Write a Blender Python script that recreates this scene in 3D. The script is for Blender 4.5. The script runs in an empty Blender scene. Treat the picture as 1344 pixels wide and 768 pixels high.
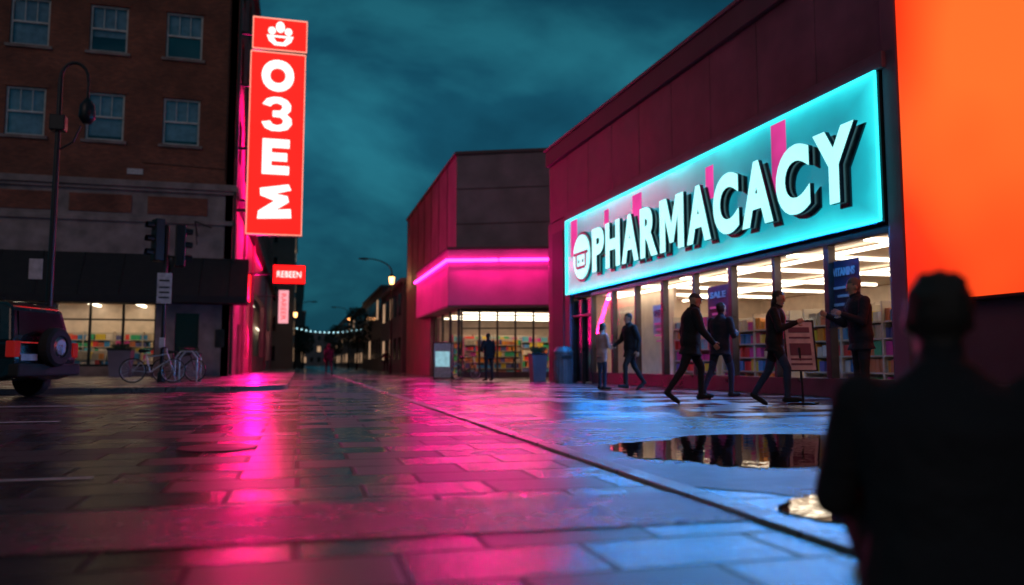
import bpy, bmesh, math, random
import numpy as np
from mathutils import Vector, Matrix
random.seed(7)
R = math.radians
scene = bpy.context.scene
scene.view_settings.view_transform = 'Standard'
scene.view_settings.look = 'None'
scene.view_settings.exposure = 0
COL = scene.collection

# ------------------------------------------------------------------ materials
def new_mat(name):
    m = bpy.data.materials.new(name); m.use_nodes = True
    nt = m.node_tree; b = nt.nodes['Principled BSDF']
    return m, nt, b
def node(nt, t, **kw):
    n = nt.nodes.new(t)
    for k, v in kw.items(): setattr(n, k, v)
    return n
def mathn(nt, op, a, b=None, clamp=False):
    n = node(nt, 'ShaderNodeMath', operation=op); n.use_clamp = clamp
    for i, v in enumerate((a, b)):
        if v is None: continue
        if isinstance(v, (int, float)): n.inputs[i].default_value = v
        else: nt.links.new(v, n.inputs[i])
    return n.outputs[0]
def ramp(nt, fac, stops):
    r = node(nt, 'ShaderNodeValToRGB'); cr = r.color_ramp
    while len(cr.elements) < len(stops): cr.elements.new(0.5)
    for e, (p, c) in zip(cr.elements, stops):
        e.position = p; e.color = (*c, 1) if len(c) == 3 else c
    nt.links.new(fac, r.inputs[0]); return r.outputs[0]
def g(v): return (v, v, v)

def plain(name, c, rough=0.5, metal=0.0, var=0.25, scale=3.0, bump=0.15, bscale=40, dist=0.01):
    m, nt, b = new_mat(name)
    tc = node(nt, 'ShaderNodeTexCoord')
    n1 = node(nt, 'ShaderNodeTexNoise'); n1.inputs['Scale'].default_value = scale; n1.inputs['Detail'].default_value = 6
    nt.links.new(tc.outputs['Object'], n1.inputs['Vector'])
    lo = tuple(x*(1-var) for x in c); hi = tuple(min(1, x*(1+var)) for x in c)
    nt.links.new(ramp(nt, n1.outputs[0], [(0.3, lo), (0.7, hi)]), b.inputs['Base Color'])
    nt.links.new(ramp(nt, n1.outputs[0], [(0.3, g(max(0, rough-0.1))), (0.7, g(min(1, rough+0.1)))]), b.inputs['Roughness'])
    b.inputs['Metallic'].default_value = metal
    if bump:
        n2 = node(nt, 'ShaderNodeTexNoise'); n2.inputs['Scale'].default_value = bscale; n2.inputs['Detail'].default_value = 4
        nt.links.new(tc.outputs['Object'], n2.inputs['Vector'])
        bp = node(nt, 'ShaderNodeBump'); bp.inputs['Strength'].default_value = bump; bp.inputs['Distance'].default_value = dist
        nt.links.new(n2.outputs[0], bp.inputs['Height']); nt.links.new(bp.outputs[0], b.inputs['Normal'])
    return m
def emit(name, c, s, var=0.1, scale=0.8):
    m, nt, b = new_mat(name)
    b.inputs['Base Color'].default_value = (*[x*0.3 for x in c], 1)
    tc = node(nt, 'ShaderNodeTexCoord'); n1 = node(nt, 'ShaderNodeTexNoise'); n1.inputs['Scale'].default_value = scale
    nt.links.new(tc.outputs['Object'], n1.inputs['Vector'])
    st = mathn(nt, 'MULTIPLY', mathn(nt, 'ADD', mathn(nt, 'MULTIPLY', n1.outputs[0], 2*var), 1-var), s)
    b.inputs['Emission Color'].default_value = (*c, 1)
    nt.links.new(st, b.inputs['Emission Strength'])
    return m
def glass(name, tint=(0.95, 0.98, 1), f0=0.03, k=0.7):
    m = bpy.data.materials.new(name); m.use_nodes = True; nt = m.node_tree; nt.nodes.clear()
    o = node(nt, 'ShaderNodeOutputMaterial'); t = node(nt, 'ShaderNodeBsdfTransparent'); t.inputs[0].default_value = (*tint, 1)
    gl = node(nt, 'ShaderNodeBsdfGlossy'); gl.inputs['Roughness'].default_value = 0.03; gl.inputs[0].default_value = (0.9, 0.95, 1, 1)
    lw = node(nt, 'ShaderNodeLayerWeight'); lw.inputs[0].default_value = 0.5
    f = mathn(nt, 'ADD', mathn(nt, 'MULTIPLY', mathn(nt, 'POWER', lw.outputs['Facing'], 5.0), k), f0, True)
    mx = node(nt, 'ShaderNodeMixShader'); nt.links.new(f, mx.inputs[0]); nt.links.new(t.outputs[0], mx.inputs[1]); nt.links.new(gl.outputs[0], mx.inputs[2])
    nt.links.new(mx.outputs[0], o.inputs[0]); return m
def wall_brick(name, c1, c2, mortar, bw=0.22, bh=0.075, rough=0.8):
    m, nt, b = new_mat(name)
    tc = node(nt, 'ShaderNodeTexCoord'); sp = node(nt, 'ShaderNodeSeparateXYZ'); nt.links.new(tc.outputs['Object'], sp.inputs[0])
    cb = node(nt, 'ShaderNodeCombineXYZ'); nt.links.new(mathn(nt, 'ADD', sp.outputs[0], sp.outputs[1]), cb.inputs[0]); nt.links.new(sp.outputs[2], cb.inputs[1])
    br = node(nt, 'ShaderNodeTexBrick'); br.inputs['Scale'].default_value = 1; br.inputs['Brick Width'].default_value = bw
    br.inputs['Row Height'].default_value = bh; br.inputs['Mortar Size'].default_value = 0.008
    br.inputs['Color1'].default_value = (*c1, 1); br.inputs['Color2'].default_value = (*c2, 1); br.inputs['Mortar'].default_value = (*mortar, 1)
    nt.links.new(cb.outputs[0], br.inputs['Vector'])
    n = node(nt, 'ShaderNodeTexNoise'); n.inputs['Scale'].default_value = 0.7; n.inputs['Detail'].default_value = 8; nt.links.new(tc.outputs['Object'], n.inputs['Vector'])
    mx = node(nt, 'ShaderNodeMix', data_type='RGBA', blend_type='MULTIPLY'); mx.inputs[0].default_value = 1
    nt.links.new(br.outputs[0], mx.inputs[6]); nt.links.new(ramp(nt, n.outputs[0], [(0.3, g(0.45)), (0.7, g(1.0))]), mx.inputs[7])
    nt.links.new(mx.outputs[2], b.inputs['Base Color']); b.inputs['Roughness'].default_value = rough
    bp = node(nt, 'ShaderNodeBump'); bp.inputs['Strength'].default_value = 0.5; bp.inputs['Distance'].default_value = 0.01; bp.invert = True
    nt.links.new(br.outputs['Fac'], bp.inputs['Height']); nt.links.new(bp.outputs[0], b.inputs['Normal'])
    return m
def wet(name, c1, c2, brick=None, r=(0.08, 0.4), grit=0.3, gdist=0.004, wave=0.25, puddle=0.5, bk=0.6):
    m, nt, b = new_mat(name)
    tc = node(nt, 'ShaderNodeTexCoord'); P = tc.outputs['Object']
    big = node(nt, 'ShaderNodeTexNoise'); big.inputs['Scale'].default_value = 0.7; big.inputs['Detail'].default_value = 6; nt.links.new(P, big.inputs['Vector'])
    mp = node(nt, 'ShaderNodeMapping'); mp.inputs['Scale'].default_value = (0.35, 1.6, 1); nt.links.new(P, mp.inputs[0])
    band = node(nt, 'ShaderNodeTexNoise'); band.inputs['Scale'].default_value = 0.9; band.inputs['Detail'].default_value = 3; nt.links.new(mp.outputs[0], band.inputs['Vector'])
    fine = node(nt, 'ShaderNodeTexNoise'); fine.inputs['Scale'].default_value = 90; fine.inputs['Detail'].default_value = 4; nt.links.new(P, fine.inputs['Vector'])
    mid = node(nt, 'ShaderNodeTexNoise'); mid.inputs['Scale'].default_value = 9; mid.inputs['Detail'].default_value = 4; nt.links.new(P, mid.inputs['Vector'])
    f = mathn(nt, 'ADD', mathn(nt, 'MULTIPLY', big.outputs[0], 0.6), mathn(nt, 'MULTIPLY', band.outputs[0], 0.6))
    f = mathn(nt, 'ADD', f, mathn(nt, 'MULTIPLY', mid.outputs[0], 0.25))
    h = mathn(nt, 'MULTIPLY', fine.outputs[0], grit)
    if brick:
        br = node(nt, 'ShaderNodeTexBrick'); br.inputs['Scale'].default_value = 1; br.inputs['Brick Width'].default_value = brick[0]
        br.inputs['Row Height'].default_value = brick[1]; br.inputs['Mortar Size'].default_value = brick[2]; br.inputs['Mortar Smooth'].default_value = 0.2
        br.inputs['Color1'].default_value = (0, 0, 0, 1); br.inputs['Color2'].default_value = (1, 1, 1, 1); br.inputs['Mortar'].default_value = (0.9, 0.9, 0.9, 1)
        nt.links.new(P, br.inputs['Vector'])
        f = mathn(nt, 'ADD', f, mathn(nt, 'MULTIPLY', mathn(nt, 'SUBTRACT', br.outputs[0], 0.5), bk))
        h = mathn(nt, 'SUBTRACT', h, mathn(nt, 'MULTIPLY', br.outputs['Fac'], 3.0))
        sp = node(nt, 'ShaderNodeSeparateXYZ'); nt.links.new(P, sp.inputs[0])
        tl = mathn(nt, 'MULTIPLY', mathn(nt, 'SUBTRACT', br.outputs[0], 0.5), mathn(nt, 'ADD', sp.outputs[0], mathn(nt, 'MULTIPLY', sp.outputs[1], 1.7)))
        h = mathn(nt, 'ADD', h, mathn(nt, 'MULTIPLY', tl, 2.6))
    mr = node(nt, 'ShaderNodeMapRange'); mr.interpolation_type = 'SMOOTHSTEP'
    nt.links.new(f, mr.inputs[0]); mr.inputs[1].default_value = puddle; mr.inputs[2].default_value = puddle+0.42
    mr.inputs[3].default_value = r[0]; mr.inputs[4].default_value = r[1]
    nt.links.new(mr.outputs[0], b.inputs['Roughness'])
    bc = ramp(nt, f, [(0.45, c1), (0.95, c2)])
    if brick:
        dk = node(nt, 'ShaderNodeMix', data_type='RGBA'); nt.links.new(br.outputs['Fac'], dk.inputs[0]); nt.links.new(bc, dk.inputs[6]); dk.inputs[7].default_value = (0.006, 0.006, 0.006, 1); bc = dk.outputs[2]
        nt.links.new(mathn(nt, 'SUBTRACT', 0.95, mathn(nt, 'MULTIPLY', br.outputs['Fac'], 0.8)), b.inputs['Specular IOR Level'])
    else: b.inputs['Specular IOR Level'].default_value = 0.8
    nt.links.new(bc, b.inputs['Base Color'])
    hw = mathn(nt, 'ADD', mathn(nt, 'MULTIPLY', mid.outputs[0], wave), h)
    bp = node(nt, 'ShaderNodeBump'); bp.inputs['Strength'].default_value = 0.9; bp.inputs['Distance'].default_value = gdist
    nt.links.new(hw, bp.inputs['Height']); nt.links.new(bp.outputs[0], b.inputs['Normal'])
    return m
def attr_mat(name, rough=0.5):
    m, nt, b = new_mat(name)
    a = node(nt, 'ShaderNodeAttribute'); a.attribute_name = 'Col'
    nt.links.new(a.outputs['Color'], b.inputs['Base Color']); b.inputs['Roughness'].default_value = rough; return m

# ------------------------------------------------------------------ mesh helpers
def link(ob, parent=None):
    COL.objects.link(ob)
    if parent is not None: ob.parent = parent
    return ob
def group(name, loc=(0, 0, 0), rz=0.0):
    e = bpy.data.objects.new(name, None); e.location = loc; e.rotation_euler = (0, 0, R(rz)); e.empty_display_size = 0.3
    return link(e)
def mesh(name, verts, faces, mat, parent=None, smooth=False):
    me = bpy.data.meshes.new(name); me.from_pydata([tuple(v) for v in verts], [], faces); me.update()
    if mat: me.materials.append(mat)
    if smooth:
        for p in me.polygons: p.use_smooth = True
    return link(bpy.data.objects.new(name, me), parent)
BF = [(0, 3, 2, 1), (4, 5, 6, 7), (0, 1, 5, 4), (1, 2, 6, 5), (2, 3, 7, 6), (3, 0, 4, 7)]
def boxes(name, bl, mat, parent=None, cols=None, bevel=0):
    vs, fs = [], []
    for (x0, x1, y0, y1, z0, z1) in bl:
        o = len(vs)
        vs += [(x0, y0, z0), (x1, y0, z0), (x1, y1, z0), (x0, y1, z0), (x0, y0, z1), (x1, y0, z1), (x1, y1, z1), (x0, y1, z1)]
        fs += [tuple(i+o for i in f) for f in BF]
    ob = mesh(name, vs, fs, mat, parent)
    if cols:
        ca = ob.data.color_attributes.new('Col', 'FLOAT_COLOR', 'POINT')
        arr = np.repeat(np.array([(*c, 1.0) for c in cols], dtype=np.float32), 8, axis=0).ravel()
        ca.data.foreach_set('color', arr)
    if bevel:
        bv = ob.modifiers.new('b', 'BEVEL'); bv.width = bevel; bv.segments = 2; bv.limit_method = 'ANGLE'
    return ob
def box(name, x0, x1, y0, y1, z0, z1, mat, parent=None, bevel=0):
    return boxes(name, [(x0, x1, y0, y1, z0, z1)], mat, parent, None, bevel)
def paney(name, x, y0, y1, z0, z1, mat, parent):
    return mesh(name, [(x, y0, z0), (x, y1, z0), (x, y1, z1), (x, y0, z1)], [(0, 1, 2, 3)], mat, parent)
def panesx(name, lst, mat, parent):
    vs, fs = [], []
    for x0, x1, y, z0, z1 in lst:
        o = len(vs); vs += [(x0, y, z0), (x1, y, z0), (x1, y, z1), (x0, y, z1)]; fs.append((o, o+1, o+2, o+3))
    return mesh(name, vs, fs, mat, parent)
def prism(name, pts, z0, z1, mat, parent=None):
    n = len(pts); a = sum(pts[i][0]*pts[(i+1) % n][1]-pts[(i+1) % n][0]*pts[i][1] for i in range(n))
    if a < 0: pts = pts[::-1]
    vs = [(x, y, z0) for x, y in pts]+[(x, y, z1) for x, y in pts]
    fs = [tuple(range(n))[::-1], tuple(range(n, 2*n))]+[(i, (i+1) % n, n+(i+1) % n, n+i) for i in range(n)]
    return mesh(name, vs, fs, mat, parent)
def sheet(name, pts, z, mat, parent=None):
    n = len(pts); a = sum(pts[i][0]*pts[(i+1) % n][1]-pts[(i+1) % n][0]*pts[i][1] for i in range(n))
    if a < 0: pts = pts[::-1]
    return mesh(name, [(x, y, z) for x, y in pts], [tuple(range(n))], mat, parent)
def frame_of(d):
    d = d.normalized(); a = Vector((0, 0, 1)) if abs(d.z) < 0.9 else Vector((1, 0, 0))
    u = d.cross(a).normalized(); v = d.cross(u).normalized(); return u, v
def loft(vs, fs, rings, n=14):
    base = len(vs)
    for c, A, B in rings:
        for i in range(n):
            t = 2*math.pi*i/n; vs.append(c+A*math.cos(t)+B*math.sin(t))
    for k in range(len(rings)-1):
        for i in range(n):
            a = base+k*n+i; b = base+k*n+(i+1) % n
            fs.append((a, b, b+n, a+n))
    c0 = len(vs); vs.append(rings[0][0]); c1 = len(vs); vs.append(rings[-1][0])
    e = base+(len(rings)-1)*n
    for i in range(n):
        fs.append((c0, base+(i+1) % n, base+i)); fs.append((c1, e+i, e+(i+1) % n))
def capsule(vs, fs, p0, r0, p1, r1, n=12):
    p0 = Vector(p0); p1 = Vector(p1); d = (p1-p0)
    if d.length < 1e-6: d = Vector((0, 0, 1e-4))
    dn = d.normalized(); u, v = frame_of(dn); rings = []
    for a in (80, 50, 20): rings.append((p0-dn*r0*math.sin(R(a)), u*r0*math.cos(R(a)), v*r0*math.cos(R(a))))
    rings.append((p0, u*r0, v*r0)); rings.append((p1, u*r1, v*r1))
    for a in (20, 50, 80): rings.append((p1+dn*r1*math.sin(R(a)), u*r1*math.cos(R(a)), v*r1*math.cos(R(a))))
    loft(vs, fs, rings, n)
def ellips(vs, fs, c, A, B, C, n=14, m=8):
    rings = []
    for k in range(m+1):
        t = -88+176*k/m; rings.append((c+C*math.sin(R(t)), A*math.cos(R(t)), B*math.cos(R(t))))
    loft(vs, fs, rings, n)
def fixn(ob):
    bm = bmesh.new(); bm.from_mesh(ob.data); bmesh.ops.recalc_face_normals(bm, faces=bm.faces); bm.to_mesh(ob.data); bm.free(); return ob
def tubes(name, segs, mat, parent=None, n=10):
    vs, fs = [], []
    for s in segs:
        p0, p1, r = s[0], s[1], s[2]; r1 = s[3] if len(s) > 3 else r
        capsule(vs, fs, p0, r, p1, r1, n)
    return fixn(mesh(name, vs, fs, mat, parent, True))
def poly(pts, r, r1=None):
    r1 = r if r1 is None else r1; k = len(pts)-1
    return [(pts[i], pts[i+1], r+(r1-r)*i/k, r+(r1-r)*(i+1)/k) for i in range(k)]
def ringpts(c, rad, ax, ay, n=28):
    return [Vector(c)+Vector(ax)*rad*math.cos(2*math.pi*i/n)+Vector(ay)*rad*math.sin(2*math.pi*i/n) for i in range(n+1)]
def glyph(name, txt, w, h, depth, front, side, parent, mat4, offset=0.03):
    cu = bpy.data.curves.new(name, 'FONT'); cu.body = txt; cu.extrude = 0.5; cu.offset = offset; cu.resolution_u = 6
    to = bpy.data.objects.new('tmp', cu); COL.objects.link(to); bpy.context.view_layer.update()
    me = bpy.data.meshes.new_from_object(to.evaluated_get(bpy.context.evaluated_depsgraph_get()))
    bpy.data.objects.remove(to)
    co = np.array([v.co[:] for v in me.vertices]); mn, mx = co.min(0), co.max(0); ce = (mn+mx)/2; sz = mx-mn
    for v in me.vertices:
        v.co = ((v.co.x-ce[0])/sz[0]*w, (v.co.y-ce[1])/sz[1]*h, (v.co.z-ce[2])/sz[2]*depth+depth/2)
    me.update(); me.materials.clear(); me.materials.append(front); me.materials.append(side)
    for p in me.polygons: p.material_index = 0 if abs(p.normal.z) > 0.9 else 1; p.use_smooth = False
    me.transform(mat4); ob = bpy.data.objects.new(name, me); return link(ob, parent)
def flatglyph(name, polys, w, h, depth, front, side, parent, mat4):
    vs, fs = [], []
    for p in polys:
        o = len(vs); n = len(p); vs += [((x-0.5)*w, (y-0.5)*h, 0) for x, y in p]+[((x-0.5)*w, (y-0.5)*h, depth) for x, y in p]
        fs += [tuple(range(o, o+n)), tuple(range(o+n, o+2*n))]+[(o+i, o+(i+1) % n, o+n+(i+1) % n, o+n+i) for i in range(n)]
    ob = fixn(mesh(name, vs, fs, front, parent)); ob.data.materials.append(side)
    for p in ob.data.polygons: p.material_index = 0 if abs(p.normal.z) > 0.9 else 1
    ob.data.transform(mat4); return ob
def MW(loc, facing='-x', roll=0):
    base = {'-x': Matrix.Rotation(R(-90), 4, 'Z') @ Matrix.Rotation(R(90), 4, 'X'), '-y': Matrix.Rotation(R(90), 4, 'X')}[facing]
    return Matrix.Translation(loc) @ base @ Matrix.Rotation(R(roll), 4, 'Z')
def area(name, loc, sx, sy, energy, col, rot, parent=None, aim=None):
    l = bpy.data.lights.new(name, 'AREA'); l.shape = 'RECTANGLE'; l.size = sx; l.size_y = sy; l.energy = energy; l.color = col
    o = bpy.data.objects.new(name, l); o.location = loc
    o.rotation_euler = Vector(aim).to_track_quat('-Z', 'Y').to_euler() if aim else rot
    return link(o, parent)
def point(name, loc, energy, col, rad=0.1, parent=None):
    l = bpy.data.lights.new(name, 'POINT'); l.energy = energy; l.color = col; l.shadow_soft_size = rad
    o = bpy.data.objects.new(name, l); o.location = loc; return link(o, parent)
def wall_cells(x0, x1, z0, z1, ops):
    xs = sorted(set([x0, x1]+[v for o in ops for v in (o[0], o[1]) if x0 < v < x1]))
    zs = sorted(set([z0, z1]+[v for o in ops for v in (o[2], o[3]) if z0 < v < z1]))
    out = []
    for i in range(len(xs)-1):
        run = None
        for j in range(len(zs)-1):
            cx = (xs[i]+xs[i+1])/2; cz = (zs[j]+zs[j+1])/2
            if any(o[0] < cx < o[1] and o[2] < cz < o[3] for o in ops):
                if run: out.append(run); run = None
            else:
                run = (xs[i], xs[i+1], run[2] if run else zs[j], zs[j+1])
        if run: out.append(run)
    return out

# ------------------------------------------------------------------ palette
M_ground = wet('wet_asphalt', (0.018, 0.018, 0.02), (0.045, 0.045, 0.047), None, (0.12, 0.38), 1.0, 0.006, 0.5, 0.5)
M_pave = wet('wet_pavers', (0.02, 0.02, 0.025), (0.06, 0.055, 0.06), (0.66, 0.4, 0.016), (0.04, 0.34), 0.5, 0.006, 0.5, 0.5, 1.0)
M_plaza = wet('wet_plaza_slabs', (0.022, 0.024, 0.03), (0.06, 0.06, 0.066), (0.95, 0.5, 0.018), (0.05, 0.34), 0.4, 0.006, 0.4, 0.52, 1.0)
M_smooth = wet('wet_smooth_asphalt', (0.02, 0.022, 0.028), (0.042, 0.044, 0.05), None, (0.15, 0.38), 1.4, 0.008, 0.4, 0.5)
M_walk = wet('wet_sidewalk', (0.05, 0.05, 0.052), (0.12, 0.115, 0.11), (1.5, 1.5, 0.012), (0.12, 0.42), 0.4, 0.004, 0.4, 0.45, 0.3)
M_kerb = wet('kerb_concrete', (0.2, 0.2, 0.2), (0.36, 0.34, 0.33), (3.0, 0.9, 0.008), (0.12, 0.45), 0.5, 0.004, 0.3, 0.45, 0.2)
M_paint = plain('road_paint', (0.7, 0.7, 0.68), 0.35, var=0.35, scale=12, bump=0.3, bscale=90)
M_brick = wall_brick('brick_wall', (0.36, 0.095, 0.05), (0.23, 0.06, 0.036), (0.14, 0.09, 0.07))
M_stone = plain('pale_stone', (0.24, 0.18, 0.17), 0.75, var=0.4, scale=1.5, bump=0.3, bscale=25)
M_darkwall = plain('dark_render', (0.10, 0.05, 0.065), 0.7, var=0.3, scale=0.8, bump=0.3, bscale=30)
M_panel = plain('maroon_panel', (0.18, 0.068, 0.10), 0.6, var=0.4, scale=0.9, bump=0.25, bscale=35)
M_grey = plain('grey_cladding', (0.19, 0.135, 0.165), 0.65, var=0.35, scale=0.7, bump=0.3, bscale=30)
M_black = plain('black_metal', (0.015, 0.015, 0.017), 0.4, 0.3, bump=0.05)
M_frame = plain('bronze_frame', (0.06, 0.04, 0.035), 0.35, 0.6, bump=0.03)
M_awn = plain('black_canvas', (0.012, 0.012, 0.014), 0.8, bump=0.3, bscale=200)
M_whitefr = plain('white_sash', (0.5, 0.5, 0.5), 0.5, bump=0.03)
M_in = plain('interior_plaster', (0.68, 0.56, 0.46), 0.8, var=0.12, bump=0.03)
M_infloor = plain('interior_tile', (0.4, 0.34, 0.29), 0.25, var=0.1, bump=0.0)
M_shelf = plain('shelf_beige', (0.42, 0.36, 0.3), 0.5, var=0.05, bump=0.0)
M_prod = attr_mat('product_boxes')
M_glass = glass('shop_glass')
M_wglass = plain('dark_window_glass', (0.01, 0.013, 0.016), 0.12, var=0.3, scale=0.5, bump=0.0)
M_curt = plain('window_blind', (0.2, 0.25, 0.3), 0.8, var=0.3, bump=0)
M_int_dark = plain('dark_interior', (0.02, 0.02, 0.02), 0.9, bump=0)
M_red = emit('red_sign_face', (1.0, 0.006, 0.004), 3.4, 0.12, 0.5)
M_white_e = emit('white_letter_glow', (1.0, 0.9, 0.85), 1.6, 0.02)
M_cy_e = emit('cyan_white_letter_glow', (0.38, 1.0, 1.0), 1.35, 0.15, 1.5)
M_navy = plain('navy_letter_return', (0.004, 0.011, 0.03), 0.35, bump=0)
M_pink_e = emit('pink_neon_tube', (1.0, 0.02, 0.32), 14.0, 0.05)
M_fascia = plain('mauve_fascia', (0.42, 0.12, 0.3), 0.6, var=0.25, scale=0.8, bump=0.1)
nb_ = M_fascia.node_tree.nodes['Principled BSDF']; nb_.inputs['Emission Color'].default_value = (0.6, 0.01, 0.18, 1); nb_.inputs['Emission Strength'].default_value = 0.12  # weak emission put into the fascia for the neon's glow on it
M_strip = emit('ceiling_light_strip', (1.0, 0.84, 0.62), 6.0, 0.02)
M_orangelamp = emit('lantern_glow', (1.0, 0.45, 0.15), 6.0, 0.02)
M_bulb = emit('blue_white_bulb', (0.5, 0.9, 1.0), 3.0, 0.02)
M_win_e = emit('lit_window', (1.0, 0.6, 0.35), 0.5, 0.5, 0.6)

# ------------------------------------------------------------------ world, camera, sun
w = bpy.data.worlds.new('World'); scene.world = w; w.use_nodes = True; nt = w.node_tree
bg = nt.nodes['Background']
sky = node(nt, 'ShaderNodeTexSky', sky_type='NISHITA'); sky.sun_disc = False; sky.sun_elevation = R(2); sky.sun_rotation = R(200)
tc = node(nt, 'ShaderNodeTexCoord'); mp = node(nt, 'ShaderNodeMapping'); mp.inputs['Scale'].default_value = (1.0, 1.0, 1.7); mp.inputs['Location'].default_value = (0.9, 0.4, 0.2)
nt.links.new(tc.outputs['Generated'], mp.inputs[0])
n1 = node(nt, 'ShaderNodeTexNoise'); n1.inputs['Scale'].default_value = 3.4; n1.inputs['Detail'].default_value = 8; n1.inputs['Roughness'].default_value = 0.5; n1.inputs['Distortion'].default_value = 0.35
nt.links.new(mp.outputs[0], n1.inputs['Vector'])
cl = ramp(nt, n1.outputs[0], [(0.36, (0.0025, 0.030, 0.056)), (0.5, (0.006, 0.068, 0.112)), (0.62, (0.015, 0.145, 0.2))])
sp = node(nt, 'ShaderNodeSeparateXYZ'); nt.links.new(tc.outputs['Generated'], sp.inputs[0])
hz = ramp(nt, sp.outputs[2], [(0.0, g(0.7)), (0.12, g(0.8)), (0.28, g(1.15)), (0.46, g(0.65)), (1.0, g(0.55))])
mx = node(nt, 'ShaderNodeMix', data_type='RGBA', blend_type='MULTIPLY'); mx.inputs[0].default_value = 1
nt.links.new(cl, mx.inputs[6]); nt.links.new(hz, mx.inputs[7])
sk = node(nt, 'ShaderNodeMix', data_type='RGBA', blend_type='MULTIPLY'); sk.inputs[0].default_value = 1
nt.links.new(sky.outputs[0], sk.inputs[6]); sk.inputs[7].default_value = (0.001, 0.004, 0.008, 1)
ad = node(nt, 'ShaderNodeMix', data_type='RGBA', blend_type='ADD'); ad.inputs[0].default_value = 1
nt.links.new(mx.outputs[2], ad.inputs[6]); nt.links.new(sk.outputs[2], ad.inputs[7])
nt.links.new(ad.outputs[2], bg.inputs[0]); bg.inputs[1].default_value = 1.0

cam = bpy.data.cameras.new('camera'); co = bpy.data.objects.new('camera', cam); link(co)
cam.lens = 28.0; cam.sensor_width = 36; cam.clip_end = 2000; cam.clip_start = 0.05
co.location = (0, 0, 0.65); co.rotation_euler = (R(90+5.14), 0, R(-14.85)); scene.camera = co
cam.dof.use_dof = True; cam.dof.focus_distance = 9; cam.dof.aperture_fstop = 0.85
sl = bpy.data.lights.new('sun', 'SUN'); sl.energy = 0.25; sl.angle = R(30); sl.color = (1.0, 0.62, 0.52)
so = bpy.data.objects.new('sun', sl); so.rotation_euler = (R(60), 0, R(-32)); link(so)

# ------------------------------------------------------------------ ground
sheet('ground', [(-600, -100), (600, -100), (600, 1200), (-600, 1200)], 0.0, M_ground)
sheet('paved_street', [(-2.4, -6), (1.84, -6), (1.84, 130), (-2.4, 130)], 0.004, M_pave)
sheet('asphalt_patch', [(-2.6, 3.15), (1.84, 3.0), (1.84, 3.75), (-2.6, 4.0)], 0.008, M_smooth)
box('kerb', 1.84, 1.97, -6, 130, -0.05, 0.022, M_kerb, bevel=0.006)
sheet('plaza_pavement', [(1.97, -6), (14, -6), (12, 60), (1.97, 60)], 0.004, M_plaza)
pp = [(2.75, 1.9), (6.6, 1.0), (6.5, 5.0), (6.2, 7.0), (5.4, 8.3), (4.2, 9.0), (3.0, 9.0), (1.97, 8.4), (1.97, 3.9), (2.3, 3.6), (2.6, 2.8)]
sheet('cycle_path', pp, 0.008, M_smooth)
Mw, nt, b = new_mat('puddle_water'); b.inputs['Base Color'].default_value = (0.008, 0.01, 0.012, 1); b.inputs['Roughness'].default_value = 0.015
b.inputs['Specular IOR Level'].default_value = 1.0
tcx = node(nt, 'ShaderNodeTexCoord'); nn = node(nt, 'ShaderNodeTexNoise'); nn.inputs['Scale'].default_value = 7; nt.links.new(tcx.outputs['Object'], nn.inputs['Vector'])
bp = node(nt, 'ShaderNodeBump'); bp.inputs['Strength'].default_value = 0.15; bp.inputs['Distance'].default_value = 0.008; nt.links.new(nn.outputs[0], bp.inputs['Height']); nt.links.new(bp.outputs[0], b.inputs['Normal'])
def blob(name, ctrl, z):
    pts = [Vector(p) for p in ctrl]; out = []; n = len(pts)
    for i in range(n):
        p0, p1, p2, p3 = pts[i-1], pts[i], pts[(i+1) % n], pts[(i+2) % n]
        for k in range(10):
            t = k/10; q = 0.5*((2*p1)+(p2-p0)*t+(2*p0-5*p1+4*p2-p3)*t*t+(3*p1-p0-3*p2+p3)*t**3)
            q += Vector((random.uniform(-1, 1), random.uniform(-1, 1)))*0.03; out.append((q.x, q.y))
    return sheet(name, out, z, Mw)
blob('puddle', [(2.4, 6.0), (3.0, 6.25), (3.5, 6.6), (4.55, 6.4), (4.3, 5.8), (3.9, 5.2), (3.35, 4.5), (2.7, 4.5), (2.5, 4.9), (2.25, 5.2)], 0.012)
blob('puddle.001', [(2.12, 3.25), (2.6, 3.5), (2.9, 3.3), (2.4, 2.85), (2.1, 2.9)], 0.012)
sw = [(-60, 17.2), (-12, 18.3), (-2.0, 20.2)]+[(-2.0+1.7*math.sin(R(a)), 21.9-1.7*math.cos(R(a))) for a in range(10, 91, 10)]+[(-0.3, 130), (-60, 130)]
prism('sidewalk', sw, -0.05, 0.12, M_walk)
mk = group('road_markings')
for i, (x0, x1, y, wd) in enumerate([(-9, -1.12, 5.02, 0.07), (-9, -2.6, 7.6, 0.12), (-9, -2.6, 10.0, 0.14), (-8, -2.9, 13.6, 0.2)]):
    sheet('stripe_%d' % i, [(x0, y), (x1, y), (x1, y+wd), (x0, y+wd)], 0.009, M_paint, mk)
mh = group('manhole_cover', (-0.6, 6.6, 0.006))
vs, fs = [], []; loft(vs, fs, [(Vector((0, 0, 0)), Vector((0.3, 0, 0)), Vector((0, 0.3, 0))), (Vector((0, 0, 0.006)), Vector((0.29, 0, 0)), Vector((0, 0.29, 0)))], 28)
fixn(mesh('iron_lid', vs, fs, M_black, mh))

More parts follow.
